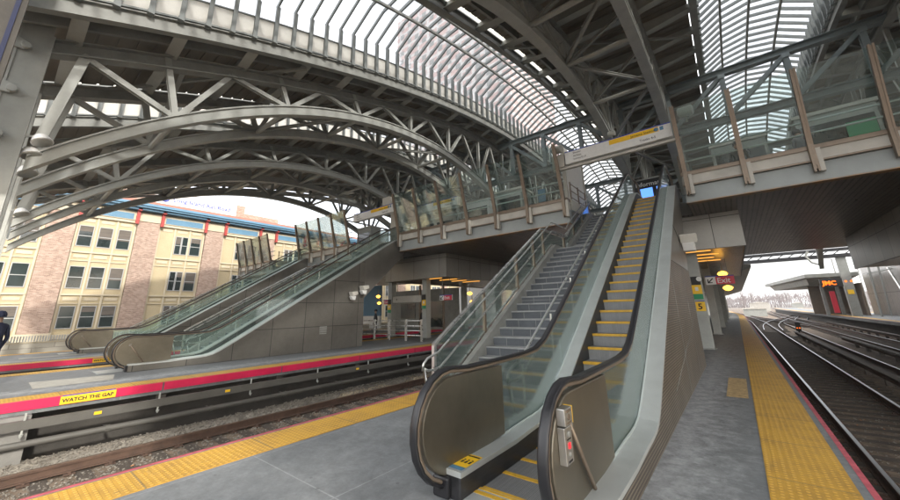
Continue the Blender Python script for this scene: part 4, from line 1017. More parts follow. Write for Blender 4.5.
ms = main_sign(-14.6, -11.3, 15.2, 7.35, 7.85, 'white sign with yellow band seen behind the bridge glass')
t = thing('sign_beam', (-4.6, 13.6, 7.1), 'dark beam carrying the long white sign over the near stairs', 'beam')
b = MB(); b.box(-5.0, -.5, 13.35, 13.5, 7.05, 7.14); b.box(-5.0, -4.5, 13.3, 13.6, 7.16, 7.7); b.build('beam', 'stone_sill', t)
for x, lb in ((-4.72, 'grey cylindrical lamp at the left end of the long white sign'), (-.25, 'grey lamp behind glass at the right end of the long white sign'), (-2.6, 'small grey lamp on top of the long white sign')):
    t = thing('spotlight', (x, 13.3, 7.95), lb, 'lamp', 'spotlights on the sign beam'); b = MB(); s = .6 if x == -2.6 else 1.
    b.lathe([(.12*s, 0), (.17*s, .02), (.17*s, .4*s), (.15*s, .42*s)], (x-.2*s, 13.3, 7.95), (1, -.2, -.1), 16); b.build('housing', 'steel_light', t); b = MB(); b.bar((x, 13.3, 7.9), (x, 13.4, 7.6), .04, .04); b.build('bracket', 'steel', t)

def exit_sign(x0, y, z0, label, w=1.04, h=.38, red_first=False):
    t = thing('exit_sign', (x0+w/2, y, z0), label, 'sign', 'red exit signs')
    b = MB(); b.box(x0, x0+w, y-.04, y+.04, z0, z0+h); b.build('housing', 'white', t)
    b = MB(); b.box(x0, x0+w, y-.044, y-.041, z0+h-.04, z0+h); b.build('blue_stripe', 'blue', t)
    f0, f1 = (.0, .62) if red_first else (.36, 1.)
    b = MB(); b.box(x0+w*f0, x0+w*f1, y-.045, y-.041, z0, z0+h-.041); b.build('red_field', 'signred', t)
    text('Exit', h*.82, 'white', t, (x0+w*f0+.04, y-.047, z0+.06), (1,0,0), (0,0,1), 'lettering', bold=.004)
    ax = x0+(w*.17 if not red_first else w*.8); az = z0+h*.45; b = MB()
    b.bar((ax+.10, y-.046, az+.10), (ax-.08, y-.046, az-.08), .045, .006, (0,1,0)); b.box(ax-.11, ax+.07, y-.049, y-.043, az-.11, az-.07); b.box(ax-.11, ax-.07, y-.0492, y-.0432, az-.11, az+.07); b.build('arrow', 'black', t)
    b = MB(); b.box(x0+w*.2, x0+w*.2+.02, y-.01, y+.01, z0+h, 3.6); b.box(x0+w*.8, x0+w*.8+.02, y-.01, y+.01, z0+h, 3.6); b.build('hanger', 'steel', t)
    return t
exit_sign(-.93, 20, 2.49, 'white and red Exit sign with arrow hanging over the near platform')
exit_sign(-14.2, 16.9, 2.2, 'red Exit sign right of the pale columns across the tracks', .95, .32)
exit_sign(-19.3, 16.9, 2.1, 'red Exit sign left of the pale columns across the tracks', .9, .3, True)
t = thing('direction_sign', (-16.7, 16.5, 2.2), 'pale blank direction sign between the two columns across the tracks', 'sign')
b = MB(); b.box(-17.95, -15.4, 16.45, 16.53, 2.15, 2.56); b.build('board', 'stone_sill', t); b = MB(); b.box(-17.6, -17.55, 16.44, 16.449, 2.3, 2.42); b.build('symbol', 'black', t)
def col_signs(x, y, dz, label, num=True, s=1.):
    t = thing('column_sign', (x, y, 2+dz), label, 'sign', 'signs on the columns')
    b = MB(); b.box(x-.15, x+.15, y-.02, y, 2.36+dz, 2.68+dz); b.build('black_plate', 'black', t)
    b = MB(); b.box(x-.16, x+.15, y-.022, y, 2.02+dz, 2.358+dz); b.build('yellow_plate', 'yellow', t); b = MB(); b.box(x-.06, x+.04, y-.026, y-.022, 2.14+dz, 2.28+dz); b.build('white_square', 'white', t)
    b = MB(); b.box(x-.15, x+.15, y-.022, y, 1.82+dz, 2.018+dz); b.build('green_plate', 'green', t)
    if num:
        b = MB(); b.box(x-.14, x+.16, y-.022, y, 1.38+dz, 1.73+dz); b.build('yellow_number_plate', 'yellow', t); b = MB(); b.box(x-.14, x+.16, y-.024, y, 1.73+dz, 1.76+dz); b.build('blue_stripe', 'blue', t)
        text('5', .3, 'black', t, (x-.08, y-.026, 1.45+dz), (1,0,0), (0,0,1), 'numeral', bold=.008)
        b = MB(); b.lathe([(.09, 0), (.09, .02)], (x+.12, y-.02, 2.58+dz), (0,-1,0), 14); b.build('round_disc', 'white', t)
col_signs(-1.1, 16.78, 0, 'stacked yellow, green and number 5 signs on the nearest platform column')
col_signs(-15.15, 16.48, -.1, 'yellow and green signs on the right column across the tracks', False)
col_signs(-18.3, 16.48, -.3, 'yellow and green signs on the left column across the tracks', False)
def globe(x, y, z, label, s=1.):
    t = thing('warning_lamp', (x, y, z), label, 'lamp', 'glowing yellow lamps')
    b = MB(); b.lathe([(.02*s, -.14*s), (.13*s, -.1*s), (.2*s, 0), (.13*s, .07*s), (.05*s, .1*s)], (x, y, z), (0,0,1), 14); b.build('globe', 'gold', t, smooth=True)
    b = MB(); b.box(x-.02, x+.02, y-.02, y+.02, z+.1*s, z+.5); b.build('stem', 'steel', t)
globe(-.28, 21.5, 3.05, 'glowing yellow lamp above the near Exit sign', 1.1); globe(-.2, 22.6, 2.42, 'glowing yellow lamp below the near Exit sign', 1.1)
globe(-13.1, 18.5, 2.62, 'upper glowing yellow lamp beside the right column across the tracks', .9); globe(-13.0, 18.6, 2.1, 'lower glowing yellow lamp beside the right column across the tracks', .8)
globe(-21.5, 18.2, 2.75, 'upper glowing yellow lamp at the wall edge across the tracks', .9); globe(-21.5, 18.3, 2.25, 'lower glowing yellow lamp at the wall edge across the tracks', .8)
# lamps on walls
def wall_lamp(x, y, z, label, s=1.):
    t = thing('wall_floodlight', (x, y, z), label, 'floodlight', 'floodlights on the side walls')
    b = MB(); b.prism([(y-.2*s, z+.1*s), (y+.16*s, z+.14*s), (y+.2*s, z-.02*s), (y-.12*s, z-.12*s)], x+.02, x+.36*s); b.build('housing', 'stone_sill', t, bevel=.02)
    b = MB(); b.prism([(y-.2*s, z-.12*s), (y+.1*s, z-.1*s), (y+.06*s, z-.32*s), (y-.1*s, z-.3*s)], x+.05, x+.3*s); b.build('reflector', 'white', t, bevel=.02)
wall_lamp(-.93, 11.4, 3.35, 'white floodlight on the near escalator side wall', 1.1)
wall_lamp(-14.5, 11.2, 2.75, 'upper floodlight at the end of the grey wall across the tracks', 1.); wall_lamp(-14.5, 10.6, 2.45, 'lower floodlight at the end of the grey wall across the tracks', .9)
# information monitor at the escalator head
t = thing('information_board', (-2.6, 21, 5.5), 'dark Information board with blue screens at the escalator top', 'information board')
b = MB(); b.box(-3.35, -1.6, 21, 21.2, 6.7, 8.35); b.build('cabinet', 'black', t); b = MB(); b.box(-3.1, -2.5, 20.97, 20.998, 7.05, 7.85); b.box(-2.3, -1.8, 20.97, 20.998, 7.05, 7.85); b.build('screen', 'screen', t)
text('Information', .34, 'white', t, (-3.3, 20.99, 7.98), (1,0,0), (0,0,1), 'lettering', bold=.004); b = MB(); b.box(-3.3, -3.2, 21.05, 21.15, ZT, 6.7); b.box(-1.8, -1.7, 21.05, 21.15, ZT, 6.7); b.build('leg', 'steel', t)
# edge hanging sign at the far left top
t = thing('hanging_sign', (-9.85, -1.1, 6), 'grey sign board with blue stripe cut by the upper left corner', 'sign')
b = MB(); b.box(-9.9, -9.82, -2.4, -.70, 5.3, 9.8); b.build('board', 'concrete_dark', t); b = MB(); b.box(-9.818, -9.8, -.84, -.78, 5.9, 9.7); b.build('blue_stripe', 'cloth_navy', t)

# ---- things on the bridge deck
def kiosk(x, y, w, d, h, label, mm='white'):
    t = thing('kiosk', (x, y, ZT), label, 'kiosk', 'kiosks on the bridge')
    b = MB(); b.box(x-w/2, x+w/2, y-d/2, y+d/2, ZT, ZT+h); b.build('cabinet', mm, t, bevel=.02)
    b = MB(); b.box(x-w/2+.1, x+w/2-.1, y-d/2-.01, y-d/2-.002, ZT+1.2, ZT+h-.35); b.build('window', 'window', t)
    b = MB(); b.box(x-w/2-.05, x+w/2+.05, y-d/2-.06, y+d/2+.05, ZT+h, ZT+h+.12); b.build('roof_trim', 'stone_sill', t)
    return t
kiosk(1.1, 17.5, 1.7, 1, 2.3, 'pale kiosk behind the right bridge glass', 'steel_light')
k = kiosk(3.6, 16.6, 1.9, .9, 2.3, 'grey map stand with green panel behind the right bridge glass', 'steel_light')
t = thing('green_poster', (4.0, 16.0, 6.2), 'green framed poster on the map stand behind the right glass', 'poster'); b = MB(); b.box(3.75, 4.4, 16.0, 16.05, 5.9, 7.2); b.build('panel', 'green', t); b = MB(); b.box(3.95, 4.25, 15.985, 15.998, 6.3, 6.7); b.build('notice', 'white', t)
kiosk(-8.8, 17, 1.6, 1.2, 2.4, 'pale cabinet behind the long bridge glass', 'steel_light'); kiosk(-11.6, 18, 1.8, 1.2, 2.6, 'white booth behind the left end of the long bridge glass')
kiosk(-22, 17.5, 1.6, 1, 2.5, 'pale booth behind the short bridge glass across the tracks', 'steel_light')
t = thing('tilted_sign_wall', (-20.6, 16, 5.5), 'silver wall with dark windows behind the farther stair opening', 'wall')
b = MB(); b.box(-18.6, -14.7, 19.5, 19.7, ZT, 8.6); b.build('panel', 'stainless', t); b = MB(); b.box(-18.3, -16.9, 19.48, 19.498, 6.4, 8.0); b.box(-16.6, -15.1, 19.48, 19.498, 6.4, 8.0); b.build('window', 'window', t)
t = thing('blue_board', (-6.4, 14.5, 6), 'small blue board behind the long bridge glass', 'board'); b = MB(); b.box(-6.3, -5.95, 14.6, 14.65, 6.3, 6.9); b.build('panel', 'blue_trim', t)
# bright beams behind glass
# ---- under-bridge area on platform A
t = thing('platform_railing', (-17, 14.6, 0), 'steel pipe railing under the bridge across the tracks', 'railing')
for x in (-20.5, -19, -17.5, -16.2, -14.8, -13.6): b = MB(); b.box(x-.05, x+.05, 14.55, 14.65, 0, 1.15); b.build('post', 'satin', t)
for z in (.3, .55, .8, 1.08): b = MB(); b.tube([(-20.5, 14.6, z), (-13.6, 14.6, z)], .025, 8); b.build('rail', 'satin', t, smooth=True)
t = thing('waiting_room', (-18, 24, 0), 'dark glazed waiting room under the bridge across the tracks', 'building')
b = MB(); b.box(-26.5, -18.6, 24.5, 24.7, 0, 3.5); b.build('wall', 'steel', t); b = MB(); b.box(-25.5, -23.6, 24.45, 24.49, .9, 2.3); b.box(-22.6, -20.2, 24.45, 24.49, .2, 2.4); b.build('window', 'window', t); b = MB()
for x in (-18.9, -16.6): 
    b.box(x, x+.12, 20, 20.12, 0, 3.5)
    for k in range(9): b.bar((x-.1, 20.05, .2+k*.36), (x+.22, 20.05, .4+k*.36), .02, .03)
b.build('lattice_post', 'bronze', t)
t = thing('blue_hoarding', (-30, 24, 0), 'blue painted panel glimpsed past the end of the grey wall', 'hoarding'); b = MB(); b.box(-31.5, -28, 24, 24.2, 1.2, 4.2); b.build('panel', 'blue_trim', t); b = MB(); b.box(-31.5, -28, 23.98, 24.2, 0, 1.19); b.build('base', 'white', t)
t = thing('white_building', (-35, 45, 0), 'pale building in daylight beyond the bridge across the tracks', 'building'); b = MB(); b.box(-42, -29, 45, 49, -1.5, 5); b.build('wall', 'white', t); b = MB(); [b.box(-41.5+k*1.6, -40.5+k*1.6, 44.96, 44.99, .2, 2.4) for k in range(7)]; b.build('window', 'window', t)

# ================================================================== PEOPLE
def person(x, y, z, rot, label, top='cloth_dark', legs='cloth_dark', h=1.75, cap=None, arm=.1):
    t = thing('person', (x, y, z), label, 'person'); Rz = Matrix.Rotation(rot, 3, 'Z'); k = h/1.75
    V = []; E_ = []; Rd = []
    def v(p, r, par=None):
        V.append(tuple(Rz @ Vector(p)*k)); Rd.append(r*k); i = len(V)-1
        if par is not None: E_.append((par, i))
        return i
    pel = v((0, 0, .95), .15); wst = v((0, 0, 1.1), .13, pel); ch = v((0, .01, 1.32), .155, wst); nk = v((0, 0, 1.48), .06, ch); hd0 = v((0, .01, 1.56), .075, nk); hd1 = v((0, .015, 1.68), .09, hd0)
    for s in (-1, 1):
        hp = v((s*.1, 0, .88), .1, pel); kn = v((s*.11, .04*s, .5), .065, hp); an = v((s*.11, .05*s, .09), .045, kn); v((s*.12, .05*s+.16, .04), .04, an)
        sh = v((s*.19, 0, 1.41), .065, ch); el = v((s*.25, -.02, 1.13), .045, sh); wr = v((s*.25, arm, .88), .03, el); pm = v((s*.25, arm+.03, .80), .03, wr)
        for q in range(4): f1 = v((s*.25-.02+.014*q, arm+.04+.0*q, .745-.004*abs(q-1.5)), .009, pm); v((s*.25-.02+.014*q, arm+.05, .705), .008, f1)
        v((s*.25-s*.035, arm+.06, .775), .009, pm)
    me = bpy.data.meshes.new('body'); me.from_pydata(V, E_, []); o = bpy.data.objects.new('body', me); C.objects.link(o); o.parent = t; WL[o] = WL[t]
    sk = o.modifiers.new('skin', 'SKIN'); sk.use_smooth_shade = True; ss = o.modifiers.new('sub', 'SUBSURF'); ss.levels = 1; ss.render_levels = 1
    for i, sv in enumerate(me.skin_vertices[0].data): sv.radius = (Rd[i], Rd[i]); sv.use_root = (i == 0)
    # clothing colour by height inside one continuous body
    m, n, l, b = nt('outfit'); tc_ = n.new('ShaderNodeTexCoord'); sp = n.new('ShaderNodeSeparateXYZ'); l.new(tc_.outputs['Object'], sp.inputs[0])
    r = n.new('ShaderNodeValToRGB'); r.color_ramp.interpolation = 'CONSTANT'; e = r.color_ramp.elements
    cl = {'cloth_navy': (.02, .025, .06, 1), 'cloth_dark': (.03, .03, .032, 1), 'cloth_grey': (.14, .15, .17, 1), 'cloth_red': (.4, .03, .04, 1)}
    e[0].color = (.02, .018, .015, 1); e[1].position = .05; e[1].color = cl[legs]
    a = e.new(.93/2); a.color = cl[top]; a = e.new(1.5*k/2); a.color = (.42, .27, .2, 1)
    dv = n.new('ShaderNodeMath'); dv.operation = 'MULTIPLY'; dv.inputs[1].default_value = .5; l.new(sp.outputs['Z'], dv.inputs[0]); l.new(dv.outputs[0], r.inputs['Fac']); l.new(r.outputs['Color'], b.inputs['Base Color']); b.inputs['Roughness'].default_value = .85
    me.materials.append(m)
    c = Vector((x, y, z)); s = MB(); hc = c+Rz @ Vector((0, -.005, 1.69))*k
    s.lathe([(.105, -.06), (.112, 0), (.10, .05), (.06, .095), (.0, .105)], hc, (0,0,1), 14); s.build('hair' if not cap else 'cap', cap or 'cloth_dark', t, smooth=True)
    s = MB(); f = c+Rz @ Vector((0, .11, 1.64))*k
    s.lathe([(.012, -.01), (.016, .0), (.006, .02)], f, Rz @ Vector((0,1,0)), 8)
    for q in (-1, 1): s.lathe([(.012, 0), (.01, .006)], c+(Rz @ Vector((q*.033, .095, 1.675)))*k, Rz @ Vector((0,1,0)), 8); s.lathe([(.02, 0), (.015, .015)], c+(Rz @ Vector((q*.09, .01, 1.655)))*k, Rz @ Vector((q,0,0)), 8)
    s.box(f.x-.02, f.x+.02, f.y-.004, f.y+.004, f.z-.062, f.z-.054); s.build('face', 'skin', t)
    return t
person(-14.75, .12, 0, 2.2, 'person in navy cap and dark coat cut by the left edge', 'cloth_navy', 'cloth_navy', 1.78, 'cloth_navy')
person(-20.3, 17.0, 0, 2.5, 'dark clad person standing at the end of the grey panelled wall', 'cloth_dark', 'cloth_dark')
person(-17.6, 19.0, 0, 3.0, 'person in black standing between the columns across the tracks', 'cloth_dark', 'cloth_dark')
person(.95, 15.3, ZT, 2.8, 'person in dark coat at the left of the right bridge glass', 'cloth_dark', 'cloth_grey', 1.7)
person(5.1, 15.0, ZT, 1.2, 'person in black behind the rightmost bridge glass', 'cloth_dark', 'cloth_dark')
person(2.55, 15.6, ZT, 4.0, 'person in grey next to the map stand behind the right glass', 'cloth_grey', 'cloth_dark', 1.72)

# ================================================================== BRICK OFFICE BUILDING
BX = -46.
t = thing('office_building', (BX, 10, -1.5), 'cream and brick office building with blue cornice beyond the left platforms', 'building')
b = MB(); b.box(BX-16, BX, -40, 90, -1.5, 12.2); b.build('wall', 'cream', t)
piers = [2.3+5.95*k for k in range(-6, 14)]
for k, y in enumerate(piers):
    b = MB(); b.box(BX, BX+.35, y-.88, y+.88, .4, 10.9); b.build('brick_pier', 'brick', t)
    b = MB(); b.box(BX, BX+.42, y-1.02, y+1.02, -1.5, .398); b.build('pier_base', 'cream_trim', t)
    for dy in (-1.0, 1.0):
        b = MB(); b.box(BX+.36, BX+.62, y+dy-.13, y+dy+.13, 10.6, 11.9); b.box(BX+.36, BX+.95, y+dy-.15, y+dy+.15, 11.9, 12.15); b.build('bracket', 'red_trim', t)
    if k == len(piers)-1: break
    yc = y+5.95/2
    b = MB(); b.box(BX+.34, BX+.36, y+1.3, y+5.95-1.3, 11.02, 11.62)
    for q in (-.95, .95): b.box(BX+.345, BX+.37, y-.0+(.0), y+.01, 11.0, 11.01)
    b.build('frieze_panel', 'blue_trim', t)
    b = MB()
    for z in (3.55, 7.35): b.box(BX, BX+.14, y+.98, y+4.97, z, z+.14); b.box(BX, BX+.08, y+.98, y+4.97, z-.75, z-.68)
    b.box(BX, BX+.25, y+.98, y+4.97, 10.7, 10.95); b.box(BX, BX+.2, y+.98, y+4.97, -.1, .25)
    for dy in (-1.98, -.68, .68, 1.98): b.box(BX, BX+.10, yc+dy-.07, yc+dy+.07, .26, 10.69)
    for z in (3.1, 6.9, 10.25):
        for dy in (-1.33, 0, 1.33): b.box(BX, BX+.05, yc+dy-.45, yc+dy+.45, z, z+.28)
    b.build('pilaster_trim', 'cream_trim', t)
    wins = (-1.33, 0, 1.33)
    if k >= 7: wins = (-.25, .35, 1.33)
    for z0, z1 in ((.72, 2.65), (4.15, 6.15), (7.95, 9.9)):
        for dy in wins:
            wd = .5 if dy in (-1.33, 0, 1.33) else .29
            b = MB(); y0, y1 = yc+dy-wd, yc+dy+wd
            b.box(BX+.01, BX+.07, y0, y0+.06, z0, z1); b.box(BX+.01, BX+.07, y1-.06, y1, z0, z1); b.box(BX+.01, BX+.07, y0+.06, y1-.06, z0, z0+.06); b.box(BX+.01, BX+.07, y0+.06, y1-.06, z1-.06, z1); b.box(BX+.01, BX+.065, y0+.06, y1-.06, (z0+z1)/2-.03, (z0+z1)/2+.03)
            w_ = b.build('window', 'louver', t); 
            if 3 <= k <= 10: pb = MB(); pb.box(BX+.005, BX+.03, y0+.06, y1-.06, z0+.06, z1-.06); pb.build('pane', 'window', w_)
            else: pb = MB(); pb.box(BX+.005, BX+.03, y0+.06, y1-.06, z0+.06, z1-.06); pb.build('pane', 'window', w_)
            if 3 <= k <= 11 and random.random() < .55:
                h_ = random.choice((.25, .4, .55))*(z1-z0); pb = MB(); pb.box(BX+.031, BX+.036, y0+.065, y1-.065, z1-.06-h_, z1-.061); pb.build('blind', 'board', w_)
b = MB(); b.box(BX-.5, BX+.34, -40, 90, 10.96, 11.8); b.build('frieze', 'cream_trim', t)
b = MB(); b.box(BX-.5, BX+1.25, -40, 90, 12.2, 12.38); b.box(BX-.5, BX+1.4, -40, 90, 12.38, 12.62); b.box(BX-.5, BX+.95, -40, 90, 12.0, 12.2); b.build('cornice', 'blue_trim', t)
b = MB(); b.box(BX-.5, BX+1.1, -40, 90, 12.62, 12.95); b.build('parapet', 'parapet', t)
b = MB(); b.box(BX-10, BX-1.2, 3.0, 17.6, 12.9, 15.0); b.box(BX-10, BX-1.3, 17.6, 22, 12.9, 14.1); b.build('penthouse', 'brick', t)
t = thing('roof_sign', (BX-.6, 12, 13), 'white Long Island Rail Road sign on the brick building roof', 'sign')
b = MB(); b.box(BX-.8, BX-.6, 8.4, 16.4, 12.95, 14.75); b.build('board', 'white', t)
text('Long Island Rail Road', .66, 'blue', t, (BX-.58, 10.0, 13.78), (0,1,0), (0,0,1), 'lettering', bold=.012)
b = MB(); pts = [(BX-.59, 9.3+.32*math.cos(R_(a)), 14.0+.32*math.sin(R_(a))) for a in range(-150, 151, 15)]; b.tube(pts, .09, 6); b.box(BX-.62, BX-.57, 8.95, 9.6, 13.93, 14.07); b.build('round_emblem', 'blue', t)
# low tiled wall in front of the building
t = thing('low_wall', (-29.5, 0, -1.5), 'low cream block wall with grey grille in front of the brick building', 'wall')
b = MB(); b.box(-29.9, -29.6, -20, 60, -1.5, .35); b.build('wall', panelmat('cream_block', (.55, .52, .44), 1.6, .4, .02, (.36, .33, .28), .8, 0, 'X', .08, .2), t)
b = MB(); b.box(-29.92, -29.58, -20, 60, .352, .42); b.build('coping', 'cream_trim', t)
for k in range(60):
    y = -8+k*.4; b = MB(); [b.box(-29.78, -29.72, y+j*.1, y+j*.1+.05, .42, .72) for j in range(4)]; b.build('grille', 'louver', t)

# brick tower seen through the skylight
t = thing('brick_tower', (-75, 90, 0), 'tall red brick tower seen dimly through the curved skylight', 'building')
b = MB(); b.box(-92, -42, 84, 120, -1.5, 120); b.build('shaft', 'brick_far', t)
for z in range(30, 118, 4):
    b = MB(); [b.box(-90+k*4, -88+k*4, 83.9, 83.98, z, z+2) for k in range(12)]; b.build('window_row', 'louver', t)

# ================================================================== FAR RIGHT: PLATFORM, CANOPY, GANTRY, YARD
t = thing('platform_canopy', (10, 65, 3.5), 'pale canopy over the far right platform', 'canopy')
b = MB()
L = [(4.9, 92), (7.55, 65), (12.3, 65), (15, 92)]
for z0, z1, ins in ((4.75, 5.2, 0), (3.9, 4.74, .9)):
    i = len(b.v); c = Vector((10, 78))
    for z, k_ in ((z0, 1-(.10 if ins else .0)), (z1, 1.)):
        for p in L: q = c+(Vector(p)-c)*(k_ if z == z0 else 1)*(1-ins*.12); b.v.append((q.x, q.y, z))
    for f in ((0,3,2,1),(4,5,6,7),(0,1,5,4),(1,2,6,5),(2,3,7,6),(3,0,4,7)): b.face([i+k for k in f])
b.build('roof', 'steel', t)
b = MB(); b.box(8.6, 12.6, 74, 74.3, 0, 3.9); b.box(12.3, 12.5, 66, 90, 0, 3.9); b.build('shelter_wall', 'bronze', t)
for x, y in ((9.2, 68), (10.6, 68), (11.8, 68), (9.0, 76), (10.8, 76)): b = MB(); b.box(x-.16, x+.16, y-.16, y+.16, 0, 3.95); b.build('post', 'steel', t)
for x, m_ in ((9.9, 'signred'), (11.4, 'white')): b = MB(); b.box(x-.25, x+.25, 67, 67.1, .3, 3.0); b.build('poster_panel', m_, t)
t = thing('departure_board', (9.1, 60, 3.4), 'black board with glowing orange letters under the canopy', 'display board')
b = MB(); b.box(8.1, 9.95, 60, 60.25, 3.35, 4.3); b.build('cabinet', 'black', t); text('JMC', .66, 'led', t, (8.3, 59.98, 3.58), (1,0,0), (0,0,1), 'lettering', bold=.02)
b = MB(); b.box(9, 9.05, 60.1, 60.15, 4.3, 5.2); b.build('hanger', 'steel', t)
t = thing('signal_gantry', (10.7, 62, 0), 'grey signal gantry with a heavy leg on the far right platform', 'gantry')
b = MB(); b.box(10.3, 11.1, 61.9, 62.5, 0, 7.2); b.build('leg', 'steel', t)
b = MB(); b.box(-2, 14, 61.7, 62.7, 6.85, 7.25); b.box(-2, 14, 61.7, 62.7, 7.65, 7.95)
for k in range(16): b.bar((-2+k, 61.8, 7.1), (-1+k, 61.8, 7.85), .1, .12, (0,1,0))
b.build('beam', 'skirt', t); b = MB(); b.tube([(8.0, 61.5, 7.8), (7.7, 61.5, 7.2), (8.1, 61.5, 6.4), (8.7, 61.5, 6.1)], .12, 8); b.build('conduit', 'steel', t)
b = MB(); b.box(10.45, 10.95, 61.85, 61.89, 2.5, 3.0); b.build('yellow_plate', 'yellow', t)
for x in (10.4, 10.85): b = MB(); b.lathe([(.11, 0), (.11, .05)], (x, 61.1, 3.95), (0,-1,0), 10); b.build('lamp', 'led', t)
t = thing('service_mast', (11.9, 60, 0), 'thin mast with side arm beside the gantry leg', 'mast'); b = MB(); b.tube([(12.1, 60, 0), (12.3, 60, 7)], .1, 8); b.tube([(12.8, 60, 0), (13.0, 60, 7)], .08, 8); b.build('pole', 'steel', t); b = MB(); b.bar((12.0, 60, 4.6), (14.6, 60, 5.2), .12, .12); b.build('arm', 'steel_light', t)
t = thing('steel_wall', (13.9, 60, 0), 'tall wall of silver steel panels on the far right platform', 'wall')
b = MB(); b.box(13.9, 14.2, 40, 72, 0, 6.2); b.build('panels', panelmat('silver_panels', (.42, .40, .38), 3.2, 2.6, .03, (.1, .1, .1), .35, .6, 'X', .4, .3, 0), t)
b = MB(); b.tube([(13.8, 57, .4), (13.8, 61, 5.2)], .09, 8); b.build('slanted_pipe', 'satin', t)
t = thing('platform_canopy', (-1.2, 45, 4), 'dark canopy over the near platform beyond the bridge', 'canopy')
b = MB(); b.prism([(-5.5, 4.15), (-1.4, 3.4), (.5, 3.95), (1.3, 4.25), (1.3, 4.45), (-5.5, 4.6)], 34.1, 96, 'Y'); b.build('roof', 'steel', t)
b = MB(); b.box(-3.9, -3.7, 36, 92, 0, 3.6); b.build('shelter_wall', 'steel', t)
# signal, equipment boxes, trains, trees
t = thing('track_signal', (3.85, 44, -1.3), 'small black dwarf signal with orange light between the tracks', 'signal')
b = MB(); b.tube([(3.85, 44, -1.33), (3.85, 44, -.7)], .06, 8); b.build('post', 'black', t); b = MB(); b.box(3.68, 4.02, 43.85, 44.1, -.75, -.02); b.build('head', 'black', t, bevel=.03); b = MB(); b.lathe([(.045, 0), (.045, .03)], (3.77, 43.85, -.5), (0,-1,0), 12); b.lathe([(.045, 0), (.045, .03)], (3.93, 43.85, -.5), (0,-1,0), 12); b.build('lamp', 'led', t)
b = MB(); b.box(3.4, 4.3, 43.6, 44.6, -1.36, -1.2); b.build('base', 'concrete', t)
def cabin(x, y, w, d, h, label, m_='steel_light', z=-1.5):
    t = thing('equipment_cabinet', (x, y, z), label, 'cabinet', 'trackside cabinets'); b = MB(); b.box(x-w/2, x+w/2, y-d/2, y+d/2, z, z+h); b.build('body', m_, t); b = MB(); b.prism([(x-w/2-.2, z+h), (x, z+h+.5), (x+w/2+.2, z+h)], y-d/2-.2, y+d/2+.2, 'Y'); b.build('roof', 'stone_sill', t)
cabin(3.2, 118, 4.4, 4, 1.9, 'white cabinet beside the curving tracks'); cabin(7, 190, 6, 5, 3.4, 'white hut behind the cabinet near the curving tracks', 'stone_sill'); cabin(32, 210, 8, 5, 5, 'white hut in the middle of the far yard'); cabin(52, 220, 9, 6, 6, 'large pale hut in the far yard', 'stone_sill'); cabin(66, 230, 6, 6, 6, 'blue container at the right of the far yard', 'blue_trim'); cabin(46, 260, 6, 5, 7, 'pale grey hut near the far trees', 'steel_light')
cabin(18, 190, 3, 3, 3, 'small white hut among the far tracks')
t = thing('train', (-16, 190, -1.4), 'yellow fronted train waiting beyond the near platform end', 'train')
b = MB(); b.box(-16.5, -11.5, 190, 250, -.6, 4.2); b.build('body', 'trainsilver', t, bevel=.3); b = MB(); b.box(-16.3, -11.7, 189.6, 189.98, -.3, 3.9); b.build('yellow_front', 'trainyellow', t); b = MB(); b.box(-15.8, -14.3, 189.5, 189.58, 1.6, 3.2); b.box(-13.7, -12.2, 189.5, 189.58, 1.6, 3.2); b.build('windscreen', 'window', t); b = MB(); b.box(-16, -12, 190.5, 249, -1.3, -.62); b.build('underframe', 'black', t)
def tree(x, y, h, label):
    t = thing('bare_tree', (x, y, -1.5), label, 'tree', 'bare winter trees beyond the yard'); b = MB(); tw = MB()
    b.tube([(x, y, -1.5), (x+.1, y, h*.35), (x+.3, y, h*.75)], h*.018, 5); b.build('trunk', 'bark', t)
    for _ in range(70):
        z = random.uniform(.25, 1)*h; r = h*.42*math.sin(min(1, z/h*.9+.1)*math.pi)**.6; a = random.uniform(0, 6.28); q = random.random()**.5
        p0 = (x+.2, y, z*.7); p1 = (x+r*q*math.cos(a), y+r*q*math.sin(a), z)
        tw.bar(p0, p1, h*.006, h*.006)
        for _2 in range(5): p2 = tuple(c_+random.uniform(-1, 1)*h*.10 for c_ in p1); tw.bar(p1, p2, h*.0045, h*.0045)
    tw.build('crown', 'twig', t)
dirs = ['far left', 'left', 'centre left', 'middle', 'centre right', 'right', 'far right']
for k in range(44):
    x = -60+k*7.0+random.uniform(-2, 2); y = random.uniform(300, 400); tree(x, y, random.uniform(6, 11), 'bare brown tree number %d from the left beyond the yard' % (k+1))
b = MB(); 
for k in range(1500):
    x = random.uniform(-140, 330); y = random.uniform(400, 440); h = random.uniform(5, 9)+2*math.sin(x*.03); b.bar((x, y, -1.5), (x+random.uniform(-3, 3), y, h), .35, .35); b.bar((x, y, h*.6), (x+random.uniform(-6, 6), y, h*random.uniform(.7, 1)), .25, .25)
tag(b.build('far_woods', 'twig'), 'far belt of bare brown woods behind the yard', 'woods', kind='stuff')
for k, (x, y, w, h) in enumerate(((150, 470, 40, 13), (90, 490, 30, 9))):
    t = thing('distant_building', (x, y, -1.5), ['long brown warehouse behind the far trees', 'low pale warehouse behind the far trees', 'pinkish block at the far right of the yard', 'small block on the horizon above the white cabinet'][k], 'building'); b = MB(); b.box(x-w/2, x+w/2, y, y+20, -1.5, h); b.build('wall', ('brick', 'stone_sill', 'brick', 'cream')[k], t); b = MB(); [b.box(x-w/2+2+j*4, x-w/2+4+j*4, y-.1, y-.02, h*.4, h*.6) for j in range(int(w/4)-1)]; b.build('window', 'window', t)
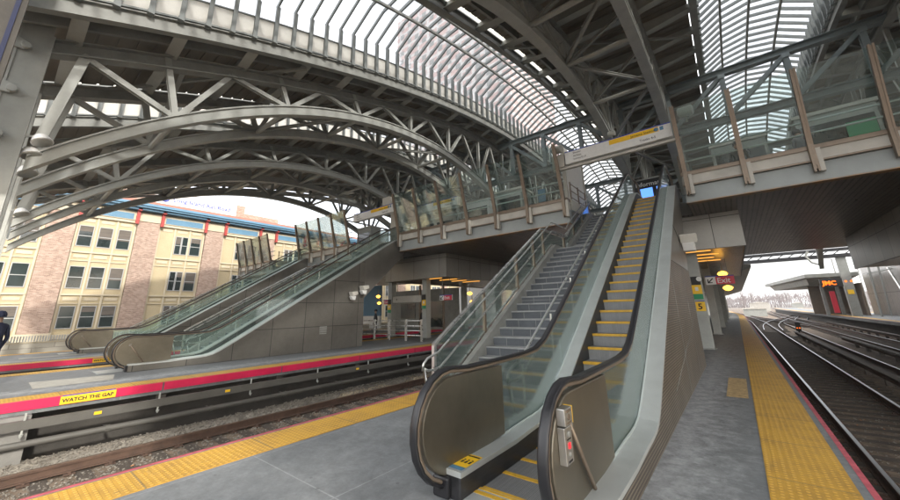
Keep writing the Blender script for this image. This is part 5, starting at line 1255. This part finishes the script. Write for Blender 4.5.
for k, (x, y) in enumerate(((24, 150), (30, 175), (38, 200), (60, 240))):
    t = thing('light_pole', (x, y, -1.5), 'tall thin yard pole, number %d from the left' % (k+1), 'pole', 'yard poles'); b = MB(); b.tube([(x, y, -1.5), (x, y, 14)], .16, 6); b.build('shaft', 'steel', t); b = MB(); b.bar((x-1, y, 13.6), (x+1, y, 13.6), .15, .15); b.build('arm', 'steel', t)

# small marks on the platforms
b = MB(); b.box(-.43, -.12, 8.5, 10.6, .001, .005); mk = mat('worn_yellow_stencil', (.40, .28, .13), .8, 0, .45, 14, stain=1.); tag(b.build('painted_stencil', mk), 'faded yellow stencilled patch on the near platform paving', 'marking')
b = MB(); b.v += [(-14.75, .9, .004), (-13.3, .9, .004), (-13.3, 2.3, .004), (-14.4, 2.5, .004)]; b.face([0,1,2,3]); tag(b.build('painted_patch', 'tan'), 'pale patch on the platform in front of the newels across the tracks', 'marking')
b = MB(); b.v += [(-24.2, 1.0, .004), (-23.4, 1.0, .004), (-23.4, 3., .004), (-24.2, 3., .004)]; b.face([0,1,2,3]); tag(b.build('painted_patch', 'tan'), 'pale patch on the farthest left platform', 'marking')

b = MB()
for k in range(70):
    x = random.choice((random.uniform(.9, 3.4), random.uniform(.9, 3.4), random.uniform(-10.6, -9.6))); y = random.uniform(1, 26); a = random.uniform(0, 3); w = random.uniform(.02, .05)
    b.quad((x, y, -1.30), (x+w*math.cos(a), y+w*math.sin(a), -1.295), (x+w*math.cos(a)-w*math.sin(a), y+w*math.sin(a)+w*math.cos(a), -1.285), (x-w*math.sin(a), y+w*math.cos(a), -1.30))
tag(b.build('litter', mat('dry_leaves', (.45, .20, .07), .8, 0, .5, 3)), 'dry leaves and paper scraps lying on the tracks', 'litter', kind='stuff')

b = MB(); b.box(-180, 380, -60, 560, -3.2, 132); hz = b.build('haze', M['white'])
hm = bpy.data.materials.new('haze_air'); hm.use_nodes = True; hn = hm.node_tree.nodes; hn.remove(hn['Principled BSDF'])
pv = hn.new('ShaderNodeVolumePrincipled'); pv.inputs['Color'].default_value = (.86, .88, .92, 1); pv.inputs['Density'].default_value = .0008; pv.inputs['Anisotropy'].default_value = .2
hm.node_tree.links.new(pv.outputs[0], hn['Material Output'].inputs['Volume']); hz.data.materials.clear(); hz.data.materials.append(hm); tag(hz, kind='stuff', label='thin pale winter haze over the yard', cat='haze')
